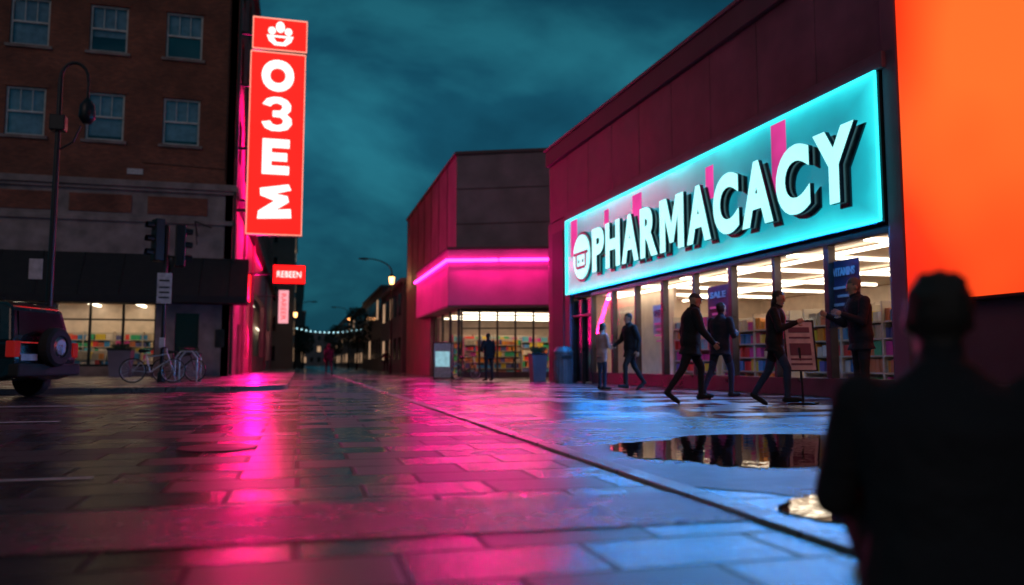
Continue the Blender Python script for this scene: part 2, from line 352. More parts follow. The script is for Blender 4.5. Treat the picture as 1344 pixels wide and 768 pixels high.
# ------------------------------------------------------------------ shelves
PAL = [(0.65, 0.04, 0.03), (0.7, 0.25, 0.02), (0.03, 0.2, 0.45), (0.5, 0.4, 0.28), (0.03, 0.35, 0.16), (0.65, 0.48, 0.03), (0.5, 0.04, 0.25), (0.6, 0.52, 0.45), (0.08, 0.08, 0.25), (0.1, 0.4, 0.5), (0.5, 0.15, 0.06)]
def shelf_run(parent, x, y0, y1, h=2.1, depth=0.45, levels=6, name='shelf', axis='y'):
    sb, pb, pc = [], [], []
    def T(a0, a1, b0, b1, z0, z1):
        return (a0, a1, b0, b1, z0, z1) if axis == 'y' else (b0, b1, a0, a1, z0, z1)
    sb.append(T(x+depth, x+depth+0.04, y0, y1, 0.02, h+0.05))
    for k in range(levels):
        z = 0.12+k*(h-0.12)/levels
        sb.append(T(x, x+depth, y0, y1, z, z+0.03))
        yy = y0+0.03; hh = (h-0.12)/levels
        while yy < y1-0.1:
            col = random.choice(PAL); wd = random.uniform(0.06, 0.16); ht = random.uniform(0.5, 0.88)*hh
            for r in range(random.randint(1, 4)):
                if yy+wd > y1-0.03: break
                pb.append(T(x+0.02+random.uniform(0, 0.05), x+depth-0.05, yy, yy+wd-0.012, z+0.032, z+0.032+ht)); v = random.uniform(0.8, 1.15)
                pc.append(tuple(min(1, c*v) for c in col)); yy += wd
            if random.random() < 0.1: yy += 0.1
    yy = y0
    while yy <= y1+0.01:
        sb.append(T(x-0.01, x+depth+0.02, yy-0.02, yy+0.02, 0.0, h+0.08)); yy += (y1-y0)/max(1, round((y1-y0)/1.25))
    boxes(name+'_boards', sb, M_shelf, parent); boxes(name+'_goods', pb, M_prod, parent, pc)

# ------------------------------------------------------------------ pharmacy building
PR = 1.77; PO = (0.25, 0.008, 0)
ph = group('pharmacy_building', PO, PR)
pn = []
y = 11.0
while y < 29.0:
    y1 = min(y+2.0, 29.07); pn.append((9.94, 10.02, y+0.012, y1-0.012, 6.1, 8.32)); y = y1
boxes('wall_panels', pn, M_panel, ph, bevel=0.008)
box('coping_band', 9.82, 10.4, 11.0, 29.12, 8.345, 8.95, M_darkwall, ph, 0.02)
box('coping_cap', 9.76, 10.5, 10.95, 29.2, 8.953, 9.05, M_panel, ph, 0.015)
box('upper_wall', 10.025, 10.4, 11.0, 29.07, 3.0, 8.34, M_darkwall, ph)
box('sign_ledge', 9.72, 10.02, 11.0, 26.8, 5.78, 6.08, M_panel, ph, 0.02)
box('roof', 10.4, 24, 11.0, 29.07, 8.3, 8.5, M_darkwall, ph)
box('far_end_wall', 10.4, 24, 28.7, 29.07, 0, 8.3, M_panel, ph)
box('far_pier', 9.9, 10.45, 26.75, 29.07, 0, 6.05, M_panel, ph, 0.03)
box('pier_reveal', 9.86, 9.897, 27.3, 28.5, 0.5, 5.6, M_darkwall, ph, 0.01)
box('near_pier', 9.8, 10.4, 10.75, 11.1, 0, 9.0, M_panel, ph, 0.02)
box('near_wall', 10.0, 24, -8, 10.75, 0, 13, M_darkwall, ph)
box('near_wall_plinth', 9.93, 9.998, -8, 10.74, 0, 0.35, M_grey, ph, 0.01)
box('side_door', 10.1, 10.16, 24.95, 26.7, 0.05, 2.9, M_wglass, ph)
boxes('side_door_frame', [(9.98, 10.12, 24.82, 24.94, 0, 3.0), (9.98, 10.12, 26.62, 26.74, 0, 3.0), (9.98, 10.12, 25.78, 25.84, 0, 2.9), (9.98, 10.12, 24.94, 26.62, 2.3, 2.38)], M_frame, ph, bevel=0.01)
S0, S1, N = 11.2, 24.8, 8
fr = [(9.94, 10.08, S0-0.1, S1, 0.02, 0.38), (9.94, 10.08, S0-0.1, S1, 2.93, 3.05)]
for i in range(N+1):
    s = S0+(S1-S0)*i/N; wv = 0.07 if i % 2 else 0.045
    fr.append((9.92, 10.1, s-wv, s+wv, 0.38, 2.93))
boxes('window_frames', fr, M_frame, ph, bevel=0.008)
paney('window_glass', 10.0, S0, S1, 0.38, 2.93, M_glass, ph)
box('shop_floor', 10.1, 18, 11.1, 26.6, -0.02, 0.03, M_infloor, ph)
box('shop_ceiling', 10.1, 18, 11.1, 26.6, 3.06, 3.1, M_in, ph)
box('shop_back_wall', 17.6, 17.8, 11.1, 26.6, 0, 3.05, M_in, ph)
box('shop_end_wall', 10.4, 17.6, 26.4, 26.6, 0, 3.05, M_in, ph)
box('shop_near_wall', 10.4, 17.6, 11.1, 11.2, 0, 3.05, M_in, ph)
box('display_partition', 11.3, 11.4, 21.6, 26.3, 0.03, 3.05, M_in, ph)
st = []
for i in range(6):
    yy = 12.4+i*2.4; st.append((10.5, 17.0, yy, yy+0.12, 2.99, 3.05))
for xx in (11.0, 14.0): st.append((xx, xx+0.1, 11.4, 26.0, 2.92, 2.98))
boxes('ceiling_strips', st, M_strip, ph)
shelf_run(ph, 11.1, 11.6, 15.2, 1.8, name='front_shelf_a', levels=5)
shelf_run(ph, 11.1, 15.7, 18.6, 1.8, name='front_shelf_b', levels=5)
shelf_run(ph, 11.1, 18.9, 21.3, 1.95, name='front_shelf_c')
shelf_run(ph, 14.0, 11.6, 21.0, 2.1, name='rear_shelf')
shelf_run(ph, 17.1, 11.4, 26.2, 2.4, name='wall_shelf', levels=7)
for k, yy in enumerate((13.5, 18.5, 23.5)):
    area('ceiling_lamp_%d' % k, (12.4, yy, 2.9), 4.0, 3.6, 55, (1.0, 0.74, 0.5), (0, 0, 0), ph)
M_poster = plain('poster_dark', (0.06, 0.03, 0.07), 0.5, var=0.4, scale=4, bump=0)
M_posterp = emit('poster_pink_print', (0.7, 0.1, 0.35), 0.35, 0.6, 4)
M_paper = plain('printed_paper', (0.5, 0.45, 0.46), 0.6, var=0.25, scale=8, bump=0)
M_ink = plain('print_ink', (0.12, 0.05, 0.09), 0.6, bump=0)
for k, (a, b2, z0, z1) in enumerate([(12.15, 12.95, 1.35, 2.62), (16.55, 17.5, 0.9, 2.55), (19.9, 20.5, 1.5, 2.3)]):
    box('poster_%d' % k, 10.05, 10.07, a, b2, z0, z1, M_poster if k < 2 else M_paper, ph)
    for j in range(4): box('poster_%d_line_%d' % (k, j), 10.03, 10.045, a+0.12, b2-0.12-0.1*(j % 2), z1-0.55-j*0.16, z1-0.5-j*0.16, M_posterp if k else M_paper, ph)
    glyph('poster_%d_title' % k, ('VITAMINS', 'SALE', 'OFFER')[k], (b2-a)*0.75, 0.16, 0.01, M_paper if k < 2 else M_poster, M_paper, ph, MW((10.045, (a+b2)/2, z1-0.22)))

# pharmacy sign
sg = group('pharmacy_sign', PO, PR)
m, nt, b = new_mat('cyan_lightbox')
tcc = node(nt, 'ShaderNodeTexCoord'); sp = node(nt, 'ShaderNodeSeparateXYZ'); nt.links.new(tcc.outputs['Generated'], sp.inputs[0])
ey = mathn(nt, 'MULTIPLY', mathn(nt, 'ABSOLUTE', mathn(nt, 'SUBTRACT', sp.outputs[1], 0.5)), 2)
ez = mathn(nt, 'MULTIPLY', mathn(nt, 'ABSOLUTE', mathn(nt, 'SUBTRACT', sp.outputs[2], 0.5)), 2)
e = mathn(nt, 'MAXIMUM', mathn(nt, 'POWER', ey, 14.0), mathn(nt, 'POWER', ez, 3.0))
nz = node(nt, 'ShaderNodeTexNoise'); nz.inputs['Scale'].default_value = 0.6; nz.inputs['Detail'].default_value = 4; nt.links.new(tcc.outputs['Object'], nz.inputs['Vector'])
e = mathn(nt, 'ADD', e, mathn(nt, 'MULTIPLY', mathn(nt, 'SUBTRACT', nz.outputs[0], 0.5), 0.9), True)
nt.links.new(ramp(nt, e, [(0.0, (0.008, 0.19, 0.26)), (0.5, (0.012, 0.42, 0.5)), (1.0, (0.03, 0.85, 0.9))]), b.inputs['Emission Color'])
b.inputs['Emission Strength'].default_value = 1.15; b.inputs['Base Color'].default_value = (0.02, 0.2, 0.25, 1); b.inputs['Roughness'].default_value = 0.25
box('lightbox_face', 9.7, 9.74, 11.16, 26.5, 3.16, 5.72, m, sg)
box('lightbox_body', 9.745, 10.02, 11.12, 26.55, 3.1, 5.77, M_black, sg)
M_cyedge = emit('cyan_edge_tube', (0.02, 0.55, 0.65), 3.0, 0.05)
boxes('edge_tube', [(9.66, 9.698, 11.12, 26.55, 5.70, 5.76), (9.66, 9.698, 11.12, 26.55, 3.1, 3.15), (9.66, 9.698, 26.49, 26.55, 3.15, 5.70), (9.66, 9.698, 11.12, 11.15, 3.15, 5.70)], M_cyedge, sg)
M_neonrefl = emit('pink_stripe_print', (0.75, 0.05, 0.32), 0.9, 0.6, 0.9)  # glowing panels stand in for pink neon reflected on the sign
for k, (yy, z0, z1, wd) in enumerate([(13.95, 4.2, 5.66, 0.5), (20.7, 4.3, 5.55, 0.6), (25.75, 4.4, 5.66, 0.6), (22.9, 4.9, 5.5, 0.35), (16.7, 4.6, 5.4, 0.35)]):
    box('pink_stripe_%d' % k, 9.692, 9.699, yy-wd/2, yy+wd/2, z0, z1, M_neonrefl, sg)
W = 'PHARMACACY'; wd = {'P': 0.98, 'H': 1.08, 'A': 1.14, 'R': 1.05, 'M': 1.34, 'C': 1.08, 'Y': 1.14}
PM = [[(0, 0), (0, 1), (0.3, 1), (0.5, 0.5), (0.7, 1), (1, 1), (1, 0), (0.76, 0), (0.76, 0.62), (0.58, 0.14), (0.42, 0.14), (0.24, 0.62), (0.24, 0)]]
tot = sum(wd[c] for c in W); yy = 23.75; L = 12.3
for k, c in enumerate(W):
    ww = wd[c]/tot*L; A_ = MW((9.62, yy-ww/2, 4.28)); B_ = MW((9.68, yy-ww/2-0.13, 4.19))
    if c == 'M':
        flatglyph('letter_m_%d' % k, PM, ww*0.88, 1.4, 0.1, M_cy_e, M_navy, sg, A_); flatglyph('shadow_m_%d' % k, PM, ww*0.9, 1.42, 0.04, M_navy, M_navy, sg, B_)
    else:
        glyph('letter_%s_%d' % (c.lower(), k), c, ww*0.9, 1.4, 0.1, M_cy_e, M_navy, sg, A_, 0.05)
        glyph('shadow_%s_%d' % (c.lower(), k), c, ww*0.92, 1.42, 0.04, M_navy, M_navy, sg, B_, 0.05)
    yy -= ww
vs, fs = [], []; X = Vector((1, 0, 0)); Yv = Vector((0, 1, 0)); Z = Vector((0, 0, 1))
loft(vs, fs, [(Vector((9.69, 24.82, 4.25)), Yv*0.82, Z*0.85), (Vector((9.62, 24.82, 4.25)), Yv*0.82, Z*0.85)], 32); fixn(mesh('logo_rim', vs, fs, M_navy, sg))
vs, fs = [], []
loft(vs, fs, [(Vector((9.66, 24.82, 4.25)), Yv*0.72, Z*0.75), (Vector((9.58, 24.82, 4.25)), Yv*0.72, Z*0.75)], 32); fixn(mesh('logo_disc', vs, fs, M_cy_e, sg))
boxes('logo_mark', [(9.56, 9.579, 24.2, 25.45, 4.32, 4.42), (9.56, 9.579, 24.35, 24.45, 3.9, 4.32), (9.56, 9.579, 25.19, 25.29, 3.9, 4.32), (9.56, 9.579, 24.45, 25.19, 3.84, 3.94), (9.56, 9.579, 24.6, 24.7, 4.05, 4.15), (9.56, 9.579, 24.95, 25.05, 4.05, 4.15)], M_navy, sg)
area('added_sign_fill', (9.78, 18.8, 3.07), 0.3, 15.0, 1050, (0.003, 0.24, 0.85), (0, R(52), 0), sg)  # added blue fill for the wet plaza; no lamp is mounted here
# orange screen
osn = group('orange_billboard', PO, PR)
m, nt, b = new_mat('orange_lightbox')
tcc = node(nt, 'ShaderNodeTexCoord'); sp = node(nt, 'ShaderNodeSeparateXYZ'); nt.links.new(tcc.outputs['Generated'], sp.inputs[0])
nz = node(nt, 'ShaderNodeTexNoise'); nz.inputs['Scale'].default_value = 0.35; nz.inputs['Detail'].default_value = 1
nt.links.new(tcc.outputs['Object'], nz.inputs['Vector'])
dy = mathn(nt, 'MULTIPLY', mathn(nt, 'ABSOLUTE', mathn(nt, 'SUBTRACT', sp.outputs[1], 0.72)), 2.2)
dz = mathn(nt, 'MULTIPLY', mathn(nt, 'ABSOLUTE', mathn(nt, 'SUBTRACT', sp.outputs[2], 0.38)), 1.7)
hot = mathn(nt, 'SUBTRACT', 1.15, mathn(nt, 'SQRT', mathn(nt, 'ADD', mathn(nt, 'MULTIPLY', dy, dy), mathn(nt, 'MULTIPLY', dz, dz))))
hot = mathn(nt, 'ADD', hot, mathn(nt, 'MULTIPLY', mathn(nt, 'SUBTRACT', nz.outputs[0], 0.5), 0.9), True)
nt.links.new(ramp(nt, hot, [(0.1, (0.8, 0.012, 0.003)), (0.5, (1.0, 0.04, 0.005)), (1.0, (1.0, 0.15, 0.02))]), b.inputs['Emission Color'])
b.inputs['Emission Strength'].default_value = 1.15; b.inputs['Base Color'].default_value = (0.2, 0.02, 0.01, 1)
box('screen_face', 9.76, 9.8, 3.5, 10.68, 1.66, 12.5, m, osn)
box('screen_case', 9.805, 9.998, 3.42, 10.74, 1.6, 12.6, M_black, osn, 0.02)

# ------------------------------------------------------------------ corner store (middle)
ms = group('corner_store_building')
A = (7.08, 37.12); B = (11.25, 35.25); C = (7.09, 55.5); Dp = (26, 55.5); E = (26, 35.25)
prism('upper_block', [A, B, E, Dp, C], 5.6, 10.7, M_grey, ms)
prism('parapet_cap', [(7.0, 37.03), (11.25, 35.17), (26.1, 35.17), (26.1, 55.6), (7.0, 55.6)], 10.703, 10.85, M_darkwall, ms)
bt = []
for yy in np.arange(39.5, 55.5, 2.6): bt.append((7.05, 7.08, yy, yy+0.05, 5.9, 10.68))
boxes('side_battens', bt, M_darkwall, ms)
for zz in (7.3, 9.0):
    prism('cladding_joint', [(7.06, 37.10), (11.25, 35.23), (11.25, 35.26), (7.09, 37.13)], zz, zz+0.05, M_darkwall, ms)
ca = (6.5, 36.0); cb = (11.2, 34.35); cc = (6.5, 46.4)
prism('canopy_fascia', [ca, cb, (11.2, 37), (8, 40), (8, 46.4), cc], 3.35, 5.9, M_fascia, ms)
prism('canopy_cap', [(6.44, 35.93), (11.2, 34.27), (11.2, 37), (8, 40), (8, 46.5), (6.44, 46.5)], 5.903, 6.02, M_darkwall, ms)
prism('canopy_soffit', [(6.52, 36.05), (11.2, 34.4), (11.2, 37), (8, 40), (8, 46.3), (6.52, 46.3)], 3.27, 3.347, M_grey, ms)
tubes('neon_strip', [((6.40, 46.3, 5.4), (6.40, 35.9, 5.4), 0.07), ((6.40, 35.9, 5.4), (8.6, 35.12, 5.4), 0.07), ((8.75, 35.06, 5.4), (11.15, 34.22, 5.4), 0.07)], M_pink_e, ms)
area('neon_light_front', (8.75, 34.98, 5.32), 4.6, 0.12, 420, (1.0, 0.003, 0.28), None, ms, aim=(-0.3, -0.85, -0.6))
area('neon_light_side', (6.33, 41.0, 5.32), 10.0, 0.12, 480, (1.0, 0.003, 0.26), None, ms, aim=(-1, 0.0, -0.7))
def slab(name, p, q, z0, z1, th, mat, parent):
    p = Vector(p); q = Vector(q); n = Vector((-(q-p).y, (q-p).x)).normalized()*th
    return prism(name, [tuple(p), tuple(q), tuple(q+n), tuple(p+n)], z0, z1, mat, parent)
fa, fb = Vector((7.3, 37.0)), Vector((11.25, 35.4))
mesh('front_glass', [(fa.x, fa.y+0.05, 0.3), (fb.x, fb.y+0.05, 0.3), (fb.x, fb.y+0.05, 3.1), (fa.x, fa.y+0.05, 3.1)], [(0, 1, 2, 3)], M_glass, ms)
for i in range(6):
    p = fa.lerp(fb, i/5); slab('front_mullion_%d' % i, p, p+(fb-fa).normalized()*0.09, 0.05, 3.25, 0.1, M_frame, ms)
slab('front_sill', fa, fb, 0.02, 0.3, 0.12, M_darkwall, ms); slab('front_head', fa, fb, 3.1, 3.265, 0.12, M_frame, ms)
slab('transom', fa, fb, 2.3, 2.36, 0.09, M_frame, ms)
for i, yy in enumerate((37.2, 39.4, 41.6, 43.8)): box('side_post_%d' % i, 7.2, 7.32, yy, yy+0.12, 0.05, 3.26, M_frame, ms)
paney('side_glass', 7.27, 37.2, 43.8, 0.3, 3.1, M_glass, ms)
box('side_pier', 6.95, 7.5, 44.0, 46.6, 0, 3.26, M_panel, ms, 0.03)
box('side_wall', 7.12, 7.5, 46.6, 55.5, 0, 5.6, M_panel, ms)
box('store_floor', 7.3, 16, 37.2, 46, -0.02, 0.04, M_infloor, ms); box('store_ceiling', 7.3, 16, 37.2, 46, 3.2, 3.26, M_in, ms)
box('store_back', 7.5, 16, 45.8, 46, 0, 3.2, M_in, ms); box('store_end', 15.8, 16, 35.6, 45.8, 0, 3.2, M_in, ms)
shelf_run(ms, 39.5, 8.0, 11.0, 1.9, name='store_shelf', axis='x'); shelf_run(ms, 42.5, 8.0, 15.0, 2.2, name='store_shelf_rear', axis='x')
boxes('store_lights', [(7.6, 15, 38.3, 38.42, 3.12, 3.18), (7.6, 15, 41.0, 41.12, 3.12, 3.18), (7.6, 15, 43.5, 43.62, 3.12, 3.18)], M_strip, ms)
area('store_ceiling_lamp', (10.5, 40.5, 3.05), 5, 5, 150, (1.0, 0.7, 0.42), (0, 0, 0), ms)

# ------------------------------------------------------------------ left brick building
bb = group('brick_building')
FY, SX = 37.9, -3.1
cx = [-5.45-3.15*i for i in range(6)]
ops = [(c-0.78, c+0.78, z0, z0+2.15) for c in cx for z0 in (10.5, 14.52, 18.5)]
shop = [(-10.15, -6.2, 0.55, 3.3), (-15.2, -10.9, 0.55, 3.3), (-5.4, -4.4, 0.1, 2.9)]
up = wall_cells(-24, SX-0.02, 8.75, 22, ops)
boxes('front_wall', [(a, b2, FY, FY+0.35, z0, z1) for a, b2, z0, z1 in up], M_brick, bb)
lo = wall_cells(-24, SX-0.02, 0, 8.3, shop)
boxes('front_base_wall', [(a, b2, FY, FY+0.35, z0, z1) for a, b2, z0, z1 in lo], M_stone, bb)
box('cornice_upper', -24, SX+0.18, FY-0.25, FY+0.35, 8.45, 8.75, M_stone, bb, 0.03)
box('cornice_lower', -24, SX+0.12, FY-0.14, FY+0.35, 8.303, 8.447, M_stone, bb, 0.02)
box('band_course', -24, SX+0.08, FY-0.12, FY-0.003, 6.9, 7.1, M_stone, bb, 0.02)
boxes('frieze_panels', [(c-1.25, c+1.25, FY-0.05, FY-0.003, 7.3, 8.1) for c in cx], M_brick, bb, bevel=0.02)
boxes('window_sills', [(c-0.92, c+0.92, FY-0.1, FY+0.1, z0-0.14, z0-0.003) for c in cx for z0 in (10.5, 14.52, 18.5)], M_stone, bb, bevel=0.01)
boxes('window_lintels', [(c-0.9, c+0.9, FY-0.03, FY-0.003, z0+2.153, z0+2.4) for c in cx for z0 in (10.5, 14.52, 18.5)], M_brick, bb)
wf, wg, wc = [], [], []
for c in cx:
    for z0 in (10.5, 14.52, 18.5):
        z1 = z0+2.15; zm = (z0+z1)/2
        wf += [(c-0.775, c-0.69, FY+0.1, FY+0.17, z0, z1), (c+0.69, c+0.775, FY+0.1, FY+0.17, z0, z1), (c-0.69, c+0.69, FY+0.1, FY+0.17, z0, z0+0.09), (c-0.69, c+0.69, FY+0.1, FY+0.17, z1-0.09, z1),
               (c-0.69, c+0.69, FY+0.09, FY+0.16, zm-0.04, zm+0.04), (c-0.25, c-0.22, FY+0.115, FY+0.15, zm+0.04, z1-0.09), (c+0.22, c+0.25, FY+0.115, FY+0.15, zm+0.04, z1-0.09)]
        wg.append((c-0.7, c+0.7, FY+0.158, z0+0.05, z1-0.05))
        d = random.choice((1.0, 1.4, 1.9, 2.05)); wc.append((c-0.68, c+0.68, FY+0.24, FY+0.25, z1-d, z1-0.05))
boxes('window_sashes', wf, M_whitefr, bb); panesx('window_panes', wg, glass('upper_window_glass', (0.8, 0.9, 0.95), 0.1), bb); boxes('window_blinds', wc, M_curt, bb)
box('dark_rooms', -24, SX-0.5, FY+0.6, 60, 8.9, 21.5, M_int_dark, bb)
sops = [(40.0+4.2*i, 41.5+4.2*i, z0, z0+2.15) for i in range(12) for z0 in (10.5, 14.52, 18.5)]
sshop = [(47, 51, 1.0, 4.2), (55, 72, 1.2, 5.6), (76, 86, 1.0, 4.0), (42.2, 44.2, 0.1, 2.7)]
boxes('side_wall_upper', [(SX-0.35, SX, a, b2, z0, z1) for a, b2, z0, z1 in wall_cells(FY, 92, 8.75, 22, sops)], M_brick, bb)
M_sidewall = plain('painted_side_wall', (0.42, 0.16, 0.2), 0.6, var=0.3, scale=0.8, bump=0.3, bscale=15)
boxes('side_wall_lower', [(SX-0.35, SX, a, b2, z0, z1) for a, b2, z0, z1 in wall_cells(FY, 92, 0, 8.3, sshop)], M_sidewall, bb)
box('side_cornice', SX-0.3, SX+0.2, FY+0.36, 92, 8.32, 8.74, M_stone, bb, 0.03)
box('side_glass_upper', SX-0.22, SX-0.2, FY+1, 91, 9, 21, M_wglass, bb)
boxes('side_pilasters', [(SX+0.003, SX+0.14, yy, yy+0.6, 0, 8.3) for yy in (38.3, 45.3, 53, 73.2, 88)], M_sidewall, bb, bevel=0.02)
paney('side_shop_glass', SX-0.15, 46.5, 90, 0.8, 5.8, M_glass, bb); box('side_shop_backing', SX-1.2, SX-1.1, 46, 90, 0.1, 6, M_in, bb)
boxes('side_shop_lights', [(SX-0.9, SX-0.8, 47.5, 50.5, 4.2, 4.3), (SX-0.9, SX-0.8, 55.5, 71.5, 5.5, 5.6), (SX-0.9, SX-0.8, 76.5, 85.5, 3.9, 4.0)], M_strip, bb)
box('back_wall', -24, SX-0.36, 91.6, 92, 0, 22, M_brick, bb); box('west_wall', -24.4, -24, FY, 92, 0, 22, M_brick, bb)
box('roof_parapet', -24.5, SX+0.25, FY-0.3, 92, 22.003, 22.5, M_stone, bb, 0.04)
box('downpipe', SX+0.02, SX+0.14, FY-0.16, FY-0.04, 0.2, 21.9, M_black, bb)
box('added_strip_case', SX+0.2, SX+0.45, 38.6, 90, 8.2, 8.3, M_black, bb)  # made-up case for the two added pink lights
area('added_wall_wash', (SX+0.35, 56, 8.17), 34, 0.15, 800, (1.0, 0.004, 0.14), None, bb, aim=(-0.25, -0.01, -0.9))  # added pink wash to redden the side wall, not a real fitting
area('added_street_wash', (SX+0.5, 47, 8.17), 0.2, 16, 1500, (1.0, 0.003, 0.2), None, bb, aim=(0.0, -0.75, -0.6))  # added pink light for streaks on the wet street, no such source there
box('front_shop_back', -18, -5.8, 42, 42.2, 0, 3.8, M_in, bb); box('front_shop_ceiling', -18, -5.8, FY+0.36, 42, 3.5, 3.56, M_in, bb); box('front_shop_floor', -18, -5.8, FY+0.36, 42, 0.1, 0.15, M_infloor, bb)
box('front_shop_side', -5.9, -5.8, FY+0.36, 42, 0.1, 3.5, M_in, bb)
shelf_run(bb, 41.3, -15, -6, 2.1, name='front_shop_shelf', axis='x', levels=6); shelf_run(bb, 39.4, -10, -7, 1.2, name='front_shop_counter', axis='x', levels=3)
boxes('front_shop_lights', [(-15, -14.85, 38.5, 41.8, 3.38, 3.46), (-12.4, -12.25, 38.5, 41.8, 3.38, 3.46), (-9.4, -9.25, 38.5, 41.8, 3.38, 3.46), (-7.4, -7.25, 38.5, 41.8, 3.38, 3.46)], M_strip, bb)
area('front_shop_lamp', (-10, 40, 3.3), 8, 2.5, 60, (1.0, 0.72, 0.42), (0, 0, 0), bb)
sf = []
for a, b2, z0, z1 in shop[:2]:
    k = 3
    for i in range(k+1):
        x = a+(b2-a)*i/k; sf.append((x-0.05, x+0.05, FY+0.1, FY+0.2, z0, z1))
    sf += [(a, b2, FY+0.08, FY+0.19, z0, z0+0.1), (a, b2, FY+0.11, FY+0.18, 2.55, 2.62)]
boxes('front_shop_frames', sf, M_black, bb); panesx('front_shop_glass', [(a, b2, FY+0.142, z0, z1) for a, b2, z0, z1 in shop[:2]], M_glass, bb)
box('front_door', -5.4, -4.4, FY+0.15, FY+0.2, 0.12, 2.9, M_wglass, bb)
def awning(name, x0, x1, y, z0, z1, out, parent):
    vs = [(x0, y, z1), (x1, y, z1), (x0, y-out, z0+0.3), (x1, y-out, z0+0.3), (x0, y-out, z0), (x1, y-out, z0), (x0, y, z0), (x1, y, z0)]
    fs = [(0, 2, 3, 1), (2, 4, 5, 3), (0, 6, 4, 2), (1, 3, 5, 7), (4, 6, 7, 5), (0, 1, 7, 6)]
    return mesh(name, vs, fs, M_awn, parent)
awning('awning_main', -24, -5.7, FY-0.005, 3.25, 5.5, 1.2, bb)
awning('awning_corner', -5.6, SX+0.75, FY-0.005, 3.3, 5.4, 1.3, bb)
tubes('awning_ribs', [((x, FY-0.01, 5.51), (x, FY-1.2, 3.56), 0.018) for x in np.arange(-23.5, -6, 1.6)]+[((x, FY-0.01, 5.41), (x, FY-1.3, 3.61), 0.018) for x in (-5.55, -4.3, -3.1, -2.4)], M_black, bb, 6)
tubes('wall_lamp_bracket', [((-4.6, FY, 6.4), (-4.6, FY-0.9, 6.9), 0.03), ((-4.6, FY-0.9, 6.9), (-3.9, FY-1.2, 6.6), 0.03), ((-4.6, FY, 6.0), (-4.6, FY-0.6, 6.7), 0.02)], M_black, bb)
box('number_plate', -7.6, -6.95, FY-0.04, FY-0.003, 9.05, 9.3, M_paper, bb)
boxes('wall_vents', [(-3.7, -3.3, FY-0.06, FY-0.003, 1.4, 2.2)], M_black, bb)
tubes('cables', [((SX-0.4, FY-0.03, 9), (SX-0.4, FY-0.03, 21), 0.015), ((-7, FY-0.03, 9.6), (SX-0.4, FY-0.03, 9.5), 0.012)], M_black, bb, 6)

# vertical red sign
vsn = group('vertical_red_sign')
SY = 37.75
box('header_face', -2.42, -0.08, SY-0.02, SY, 15.35, 16.75, M_red, vsn); box('header_case', -2.48, -0.02, SY+0.003, SY+0.4, 15.28, 16.82, M_black, vsn, 0.02)
box('main_face', -2.48, -0.12, SY-0.02, SY, 6.62, 15.1, M_red, vsn); box('main_case', -2.54, -0.06, SY+0.003, SY+0.4, 6.55, 15.18, M_black, vsn, 0.02)
M_edge = emit('sign_edge_trim', (1.0, 0.35, 0.25), 1.4, 0.05)
for nm, (a, b2, z0, z1) in {'header': (-2.48, -0.02, 15.28, 16.82), 'main': (-2.54, -0.06, 6.55, 15.18)}.items():
    boxes(nm+'_trim', [(a, a+0.04, SY-0.05, SY-0.003, z0, z1), (b2-0.04, b2, SY-0.05, SY-0.003, z0, z1), (a+0.04, b2-0.04, SY-0.05, SY-0.003, z0, z0+0.04), (a+0.04, b2-0.04, SY-0.05, SY-0.003, z1-0.04, z1)], M_edge, vsn)
boxes('mounts', [(-3.1, -2.54, SY+0.18, SY+0.28, z, z+0.12) for z in (7.6, 10.5, 13.5, 16.0)], M_black, vsn)
glyph('character_o', 'O', 1.45, 1.5, 0.06, M_white_e, M_white_e, vsn, MW((-1.3, SY-0.024, 14.05), '-y'), 0.06)
T3 = [[(0.02, 0.78), (0.28, 0.72), (0.36, 0.8), (0.5, 0.83), (0.66, 0.78), (0.68, 0.68), (0.6, 0.6), (0.36, 0.59), (0.36, 0.42), (0.62, 0.41), (0.72, 0.32), (0.68, 0.21), (0.52, 0.16), (0.36, 0.19), (0.28, 0.29), (0.0, 0.24), (0.12, 0.07), (0.34, 0.0), (0.62, 0.0), (0.86, 0.06), (1.0, 0.22), (0.98, 0.38), (0.82, 0.5), (0.95, 0.62), (0.96, 0.78), (0.84, 0.92), (0.62, 1.0), (0.38, 1.0), (0.16, 0.94)]]
flatglyph('character_3', T3, 1.35, 1.6, 0.06, M_white_e, M_white_e, vsn, MW((-1.3, SY-0.024, 12.22), '-y'))
flatglyph('character_e', [[(0, 0), (1, 0), (1, 0.24), (0.34, 0.24), (0.34, 0.38), (0.92, 0.38), (0.92, 0.61), (0.34, 0.61), (0.34, 0.76), (1, 0.76), (1, 1), (0, 1)]], 1.2, 1.65, 0.06, M_white_e, M_white_e, vsn, MW((-1.3, SY-0.024, 10.2), '-y'))
flatglyph('character_sigma', [[(0.0, 0.0), (1.0, 0.05), (0.98, 0.3), (0.55, 0.27), (0.92, 0.5), (0.88, 0.66), (0.5, 0.72), (0.98, 0.84), (0.9, 1.0), (0.06, 0.86), (0.08, 0.66), (0.5, 0.52), (0.03, 0.22)]], 1.5, 1.65, 0.06, M_white_e, M_white_e, vsn, MW((-1.3, SY-0.024, 8.1), '-y'))
def flat(name, pts, yy, parent, mat, th=0.05):
    n = len(pts); vs = [(x, yy, z) for x, z in pts]+[(x, yy-th, z) for x, z in pts]
    fs = [tuple(range(n)), tuple(range(n, 2*n))]+[(i, (i+1) % n, n+(i+1) % n, n+i) for i in range(n)]
    return fixn(mesh(name, vs, fs, mat, parent))
